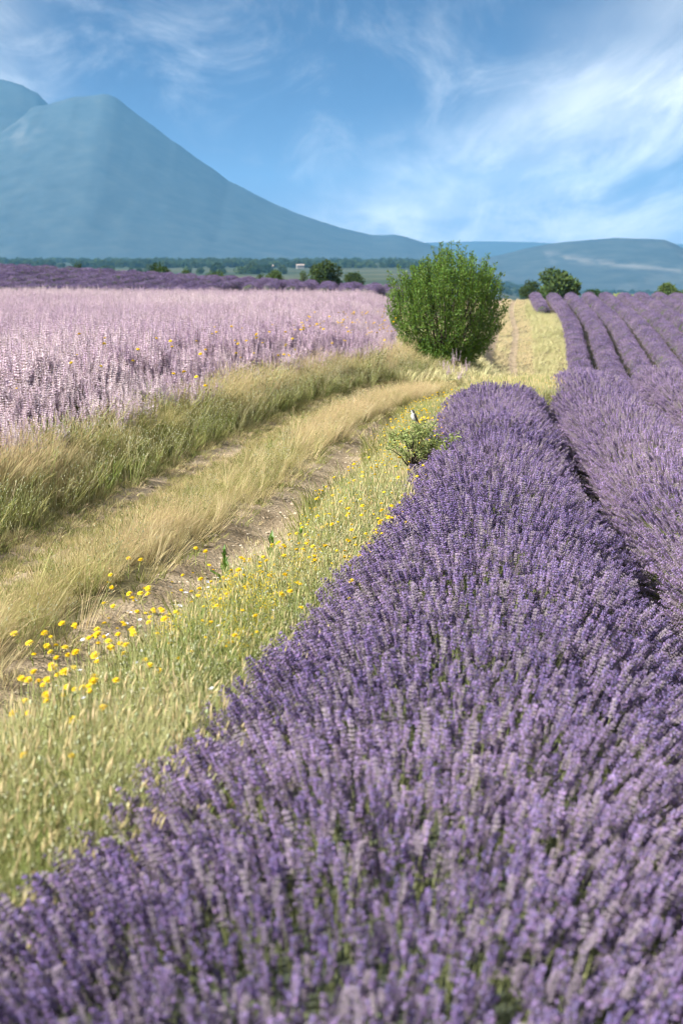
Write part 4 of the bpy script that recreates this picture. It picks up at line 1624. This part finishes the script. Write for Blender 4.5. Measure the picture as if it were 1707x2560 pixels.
def bird(at):
    root = empty('bird', at)
    root.rotation_euler = (0, 0, 0)
    tag(root, 'small bird with pale breast and dark back perched on the shrub', 'bird')
    s = 1.0
    # body: rings along an upright leaning axis, head to vent (facing left)
    ax = [(-.0215, .098, .001), (-.0215, .096, .007), (-.019, .090, .0115), (-.016, .082, .0125), (-.013, .075, .012), (-.012, .066, .0155), (-.010, .054, .0205), (-.005, .042, .0215), (.003, .030, .018), (.012, .020, .011), (.020, .013, .006), (.022, .011, .001)]
    V, Fc = [], []
    n = 12
    for i, (x, z, r) in enumerate(ax):
        dxz = Vector((ax[min(i + 1, len(ax) - 1)][0] - ax[max(i - 1, 0)][0], 0, ax[min(i + 1, len(ax) - 1)][1] - ax[max(i - 1, 0)][1])).normalized()
        u = Vector((dxz.z, 0, -dxz.x))
        for k in range(n):
            a = 2 * math.pi * k / n
            V.append(Vector((x, 0, z)) + u * r * math.cos(a) + Vector((0, 1, 0)) * r * math.sin(a) * .92)
    for i in range(len(ax) - 1):
        for k in range(n):
            Fc.append((i * n + k, i * n + (k + 1) % n, (i + 1) * n + (k + 1) % n, (i + 1) * n + k))
    mb = MB()
    mb.add(V, Fc, 0)
    for j, f in enumerate(mb.F):
        c = sum((Vector(mb.V[q]) for q in f), Vector()) / len(f)
        # pale throat and breast in front, grey-brown crown and back behind
        ref = np.interp(c.z, [.012, .03, .054, .075, .09, .098], [.016, .006, -.006, -.012, -.020, -.024])
        if c.x > ref + .002 or c.z > .091:
            mb.M[j] = 1
    m_pale = solid_mat('bird_breast', (.42, .43, .42), (.54, .54, .52), 90, .9)
    m_dark = solid_mat('bird_back', (.07, .07, .068), (.14, .13, .115), 120, .8)
    m_blk = solid_mat('bird_beak', (.02, .02, .02), (.04, .035, .03), 50, .4)
    add_obj('body', mb.mesh('body', [m_pale, m_dark], True), root)
    for sg in (-1, 1):
        w = MB()
        y = sg * .0165
        w.add([(-.010, y, .066), (-.002, y * 1.15, .064), (.006, y * 1.12, .05), (.014, y * .8, .030), (.030, y * .35, .008), (.006, y * 1.05, .030), (-.004, y * 1.2, .045),
               (-.006, y * .6, .062), (.010, y * .5, .036), (.022, y * .25, .014)],
              [(0, 1, 6), (1, 2, 5, 6), (2, 3, 5), (3, 4, 5), (0, 7, 1), (7, 8, 2, 1), (8, 9, 3, 2), (9, 4, 3)], 0)
        add_obj('wing', w.mesh('wing', [m_dark]), root)
        e = MB()
        e.tube([(-.0245, sg * .0085, .0885), (-.0245, sg * .0118, .0885)], [.0018, .0012], 6, 0)
        add_obj('eye', e.mesh('eye', [m_blk]), root)
        l = MB()
        l.tube([(-.002, sg * .006, .026), (-.001, sg * .006, .012), (0, sg * .006, .0)], [.0014, .0009, .0009], 4, 0)
        for q in (-.007, 0, .007):
            l.tube([(0, sg * .006, .0012), (-.007, sg * .006 + q * .4, .0)], [.0008, .0005], 3, 0)
        add_obj('leg', l.mesh('leg', [m_blk]), root)
    t = MB()
    t.add([(.014, -.005, .020), (.014, .005, .020), (.046, .0055, -.012), (.046, -.0055, -.012), (.012, -.004, .015), (.012, .004, .015), (.043, .005, -.0145), (.043, -.005, -.0145)],
          [(0, 1, 2, 3), (7, 6, 5, 4), (0, 4, 5, 1), (1, 5, 6, 2), (2, 6, 7, 3), (3, 7, 4, 0)], 0)
    add_obj('tail', t.mesh('tail', [m_dark]), root)
    b = MB()
    b.tube([(-.029, 0, .086), (-.036, 0, .0848), (-.0425, 0, .0838)], [.0030, .0018, .0004], 6, 0)
    add_obj('beak', b.mesh('beak', [m_blk]), root)


bird(PERCH)


# ------------------------------------------------------------------ valley woods and houses
def blob_tree(r):
    rg = np.random.default_rng(r)
    C, D = [], []
    for k in range(7):
        c = rg.normal(0, .42, 3) * np.array([1, 1, .45]) + np.array([0, 0, .8])
        n = 70
        v = rg.normal(0, 1, (n, 3))
        v /= np.linalg.norm(v, axis=1)[:, None]
        C.append(c + v * .45)
        D.append(v + rg.normal(0, .6, (n, 3)))
    me = leaf_cloud('wood_tree', np.concatenate(C), np.concatenate(D), .34, .15, M_OAK, rg)
    return bpy.data.objects.new('wood_tree', me)


WOOD = [blob_tree(k) for k in range(5)]
n = 5200
y = 1300 + 2600 * RNG.random(n) ** .8
x = y * (-.30 + .62 * RNG.random(n))
k = fbm(x, y, .004, 3) > np.where(x < 0, .50, .52)
x, y = x[k], y[k]
o = scatter('far_woods', np.stack([x, y, H(x, y) - .5], 1), yaw_rot(len(x), .0), 3.2 + 3.2 * RNG.random(len(x)), WOOD)
tag(o, 'hazy blue-green woods in the valley beyond the crest', 'woods', kind='stuff')

M_WALL = solid_mat('house_plaster', (.28, .27, .25), (.36, .34, .31), .6, .9)
M_ROOF = solid_mat('house_roof', (.42, .32, .26), (.52, .42, .34), 1.0, .9)
M_PANE = solid_mat('house_window', (.06, .07, .08), (.09, .10, .11), 1, .3)


def house(px, d, w, hgt, label, rot, zlift):
    x = px_x(px, d)
    z = float(H(x, d))
    root = empty('farmhouse', (x, d, z + zlift * 0))
    root.rotation_euler = (0, 0, rot)
    tag(root, label, 'house', 'houses in the valley')
    h, dp = hgt, w * .6
    a = MB()
    a.add([(-w / 2, -dp / 2, -2), (w / 2, -dp / 2, -2), (w / 2, dp / 2, -2), (-w / 2, dp / 2, -2), (-w / 2, -dp / 2, h), (w / 2, -dp / 2, h), (w / 2, dp / 2, h), (-w / 2, dp / 2, h), (-w / 2, 0, h + dp * .22), (w / 2, 0, h + dp * .22)],
          [(0, 1, 5, 4), (1, 2, 6, 5), (2, 3, 7, 6), (3, 0, 4, 7), (4, 7, 8), (6, 5, 9)], 0)
    add_obj('wall', a.mesh('wall', [M_WALL]), root)
    b = MB()
    e = .5
    for s in (-1, 1):
        b.add([(-w / 2 - e, s * (dp / 2 + e), h - .15), (w / 2 + e, s * (dp / 2 + e), h - .15), (w / 2 + e, 0, h + dp * .22 + .12), (-w / 2 - e, 0, h + dp * .22 + .12),
               (-w / 2 - e, s * (dp / 2 + e), h + .1), (w / 2 + e, s * (dp / 2 + e), h + .1), (w / 2 + e, 0, h + dp * .22 + .37), (-w / 2 - e, 0, h + dp * .22 + .37)],
              [(0, 1, 2, 3), (4, 7, 6, 5), (0, 4, 5, 1), (1, 5, 6, 2), (3, 2, 6, 7), (0, 3, 7, 4)], 0)
    add_obj('roof', b.mesh('roof', [M_ROOF]), root)
    for i in range(3):
        c = MB()
        cx = -w / 3 + i * w / 3
        c.add([(cx - .5, -dp / 2 - .06, h * .45), (cx + .5, -dp / 2 - .06, h * .45), (cx + .5, -dp / 2 - .06, h * .8), (cx - .5, -dp / 2 - .06, h * .8),
               (cx - .5, -dp / 2 + .05, h * .45), (cx + .5, -dp / 2 + .05, h * .45), (cx + .5, -dp / 2 + .05, h * .8), (cx - .5, -dp / 2 + .05, h * .8)],
              [(0, 1, 2, 3), (0, 4, 5, 1), (1, 5, 6, 2), (2, 6, 7, 3), (3, 7, 4, 0)], 0)
        add_obj('window', c.mesh('window', [M_PANE]), root)


house(676, 1700, 9, 4, 'tiny pale farmhouse in the haze above the middle lavender mounds', .4, 0)
house(752, 1800, 9, 4, 'tiny pale house in the haze left of the crest oak', .2, 0)
house(500, 2000, 9, 4, 'tiny pale house in the haze above the low flat tree', .1, 0)

# ------------------------------------------------------------------ haze
def haze_box():
    x0, x1, y0, y1, z0, z1 = -7200, 7200, -320, 12700, -48, 875
    mb = MB()
    mb.add([(x0, y0, z0), (x1, y0, z0), (x1, y1, z0), (x0, y1, z0), (x0, y0, z1), (x1, y0, z1), (x1, y1, z1), (x0, y1, z1)],
           [(0, 3, 2, 1), (4, 5, 6, 7), (0, 1, 5, 4), (1, 2, 6, 5), (2, 3, 7, 6), (3, 0, 4, 7)], 0)
    m = bpy.data.materials.new('haze')
    m.use_nodes = True
    t = m.node_tree
    t.nodes.clear()
    out = N(t, 'ShaderNodeOutputMaterial')
    v = N(t, 'ShaderNodeVolumePrincipled')
    v.inputs['Color'].default_value = (.20, .53, .93, 1)
    v.inputs['Density'].default_value = HAZE
    v.inputs['Anisotropy'].default_value = 0.0
    t.links.new(v.outputs[0], out.inputs['Volume'])
    o = add_obj('haze', mb.mesh('haze', [m]))
    tag(o, 'pale blue summer haze in the air over the valley', 'haze', kind='stuff')
    o.display_type = 'WIRE'


HAZE = 1.08e-4
haze_box()
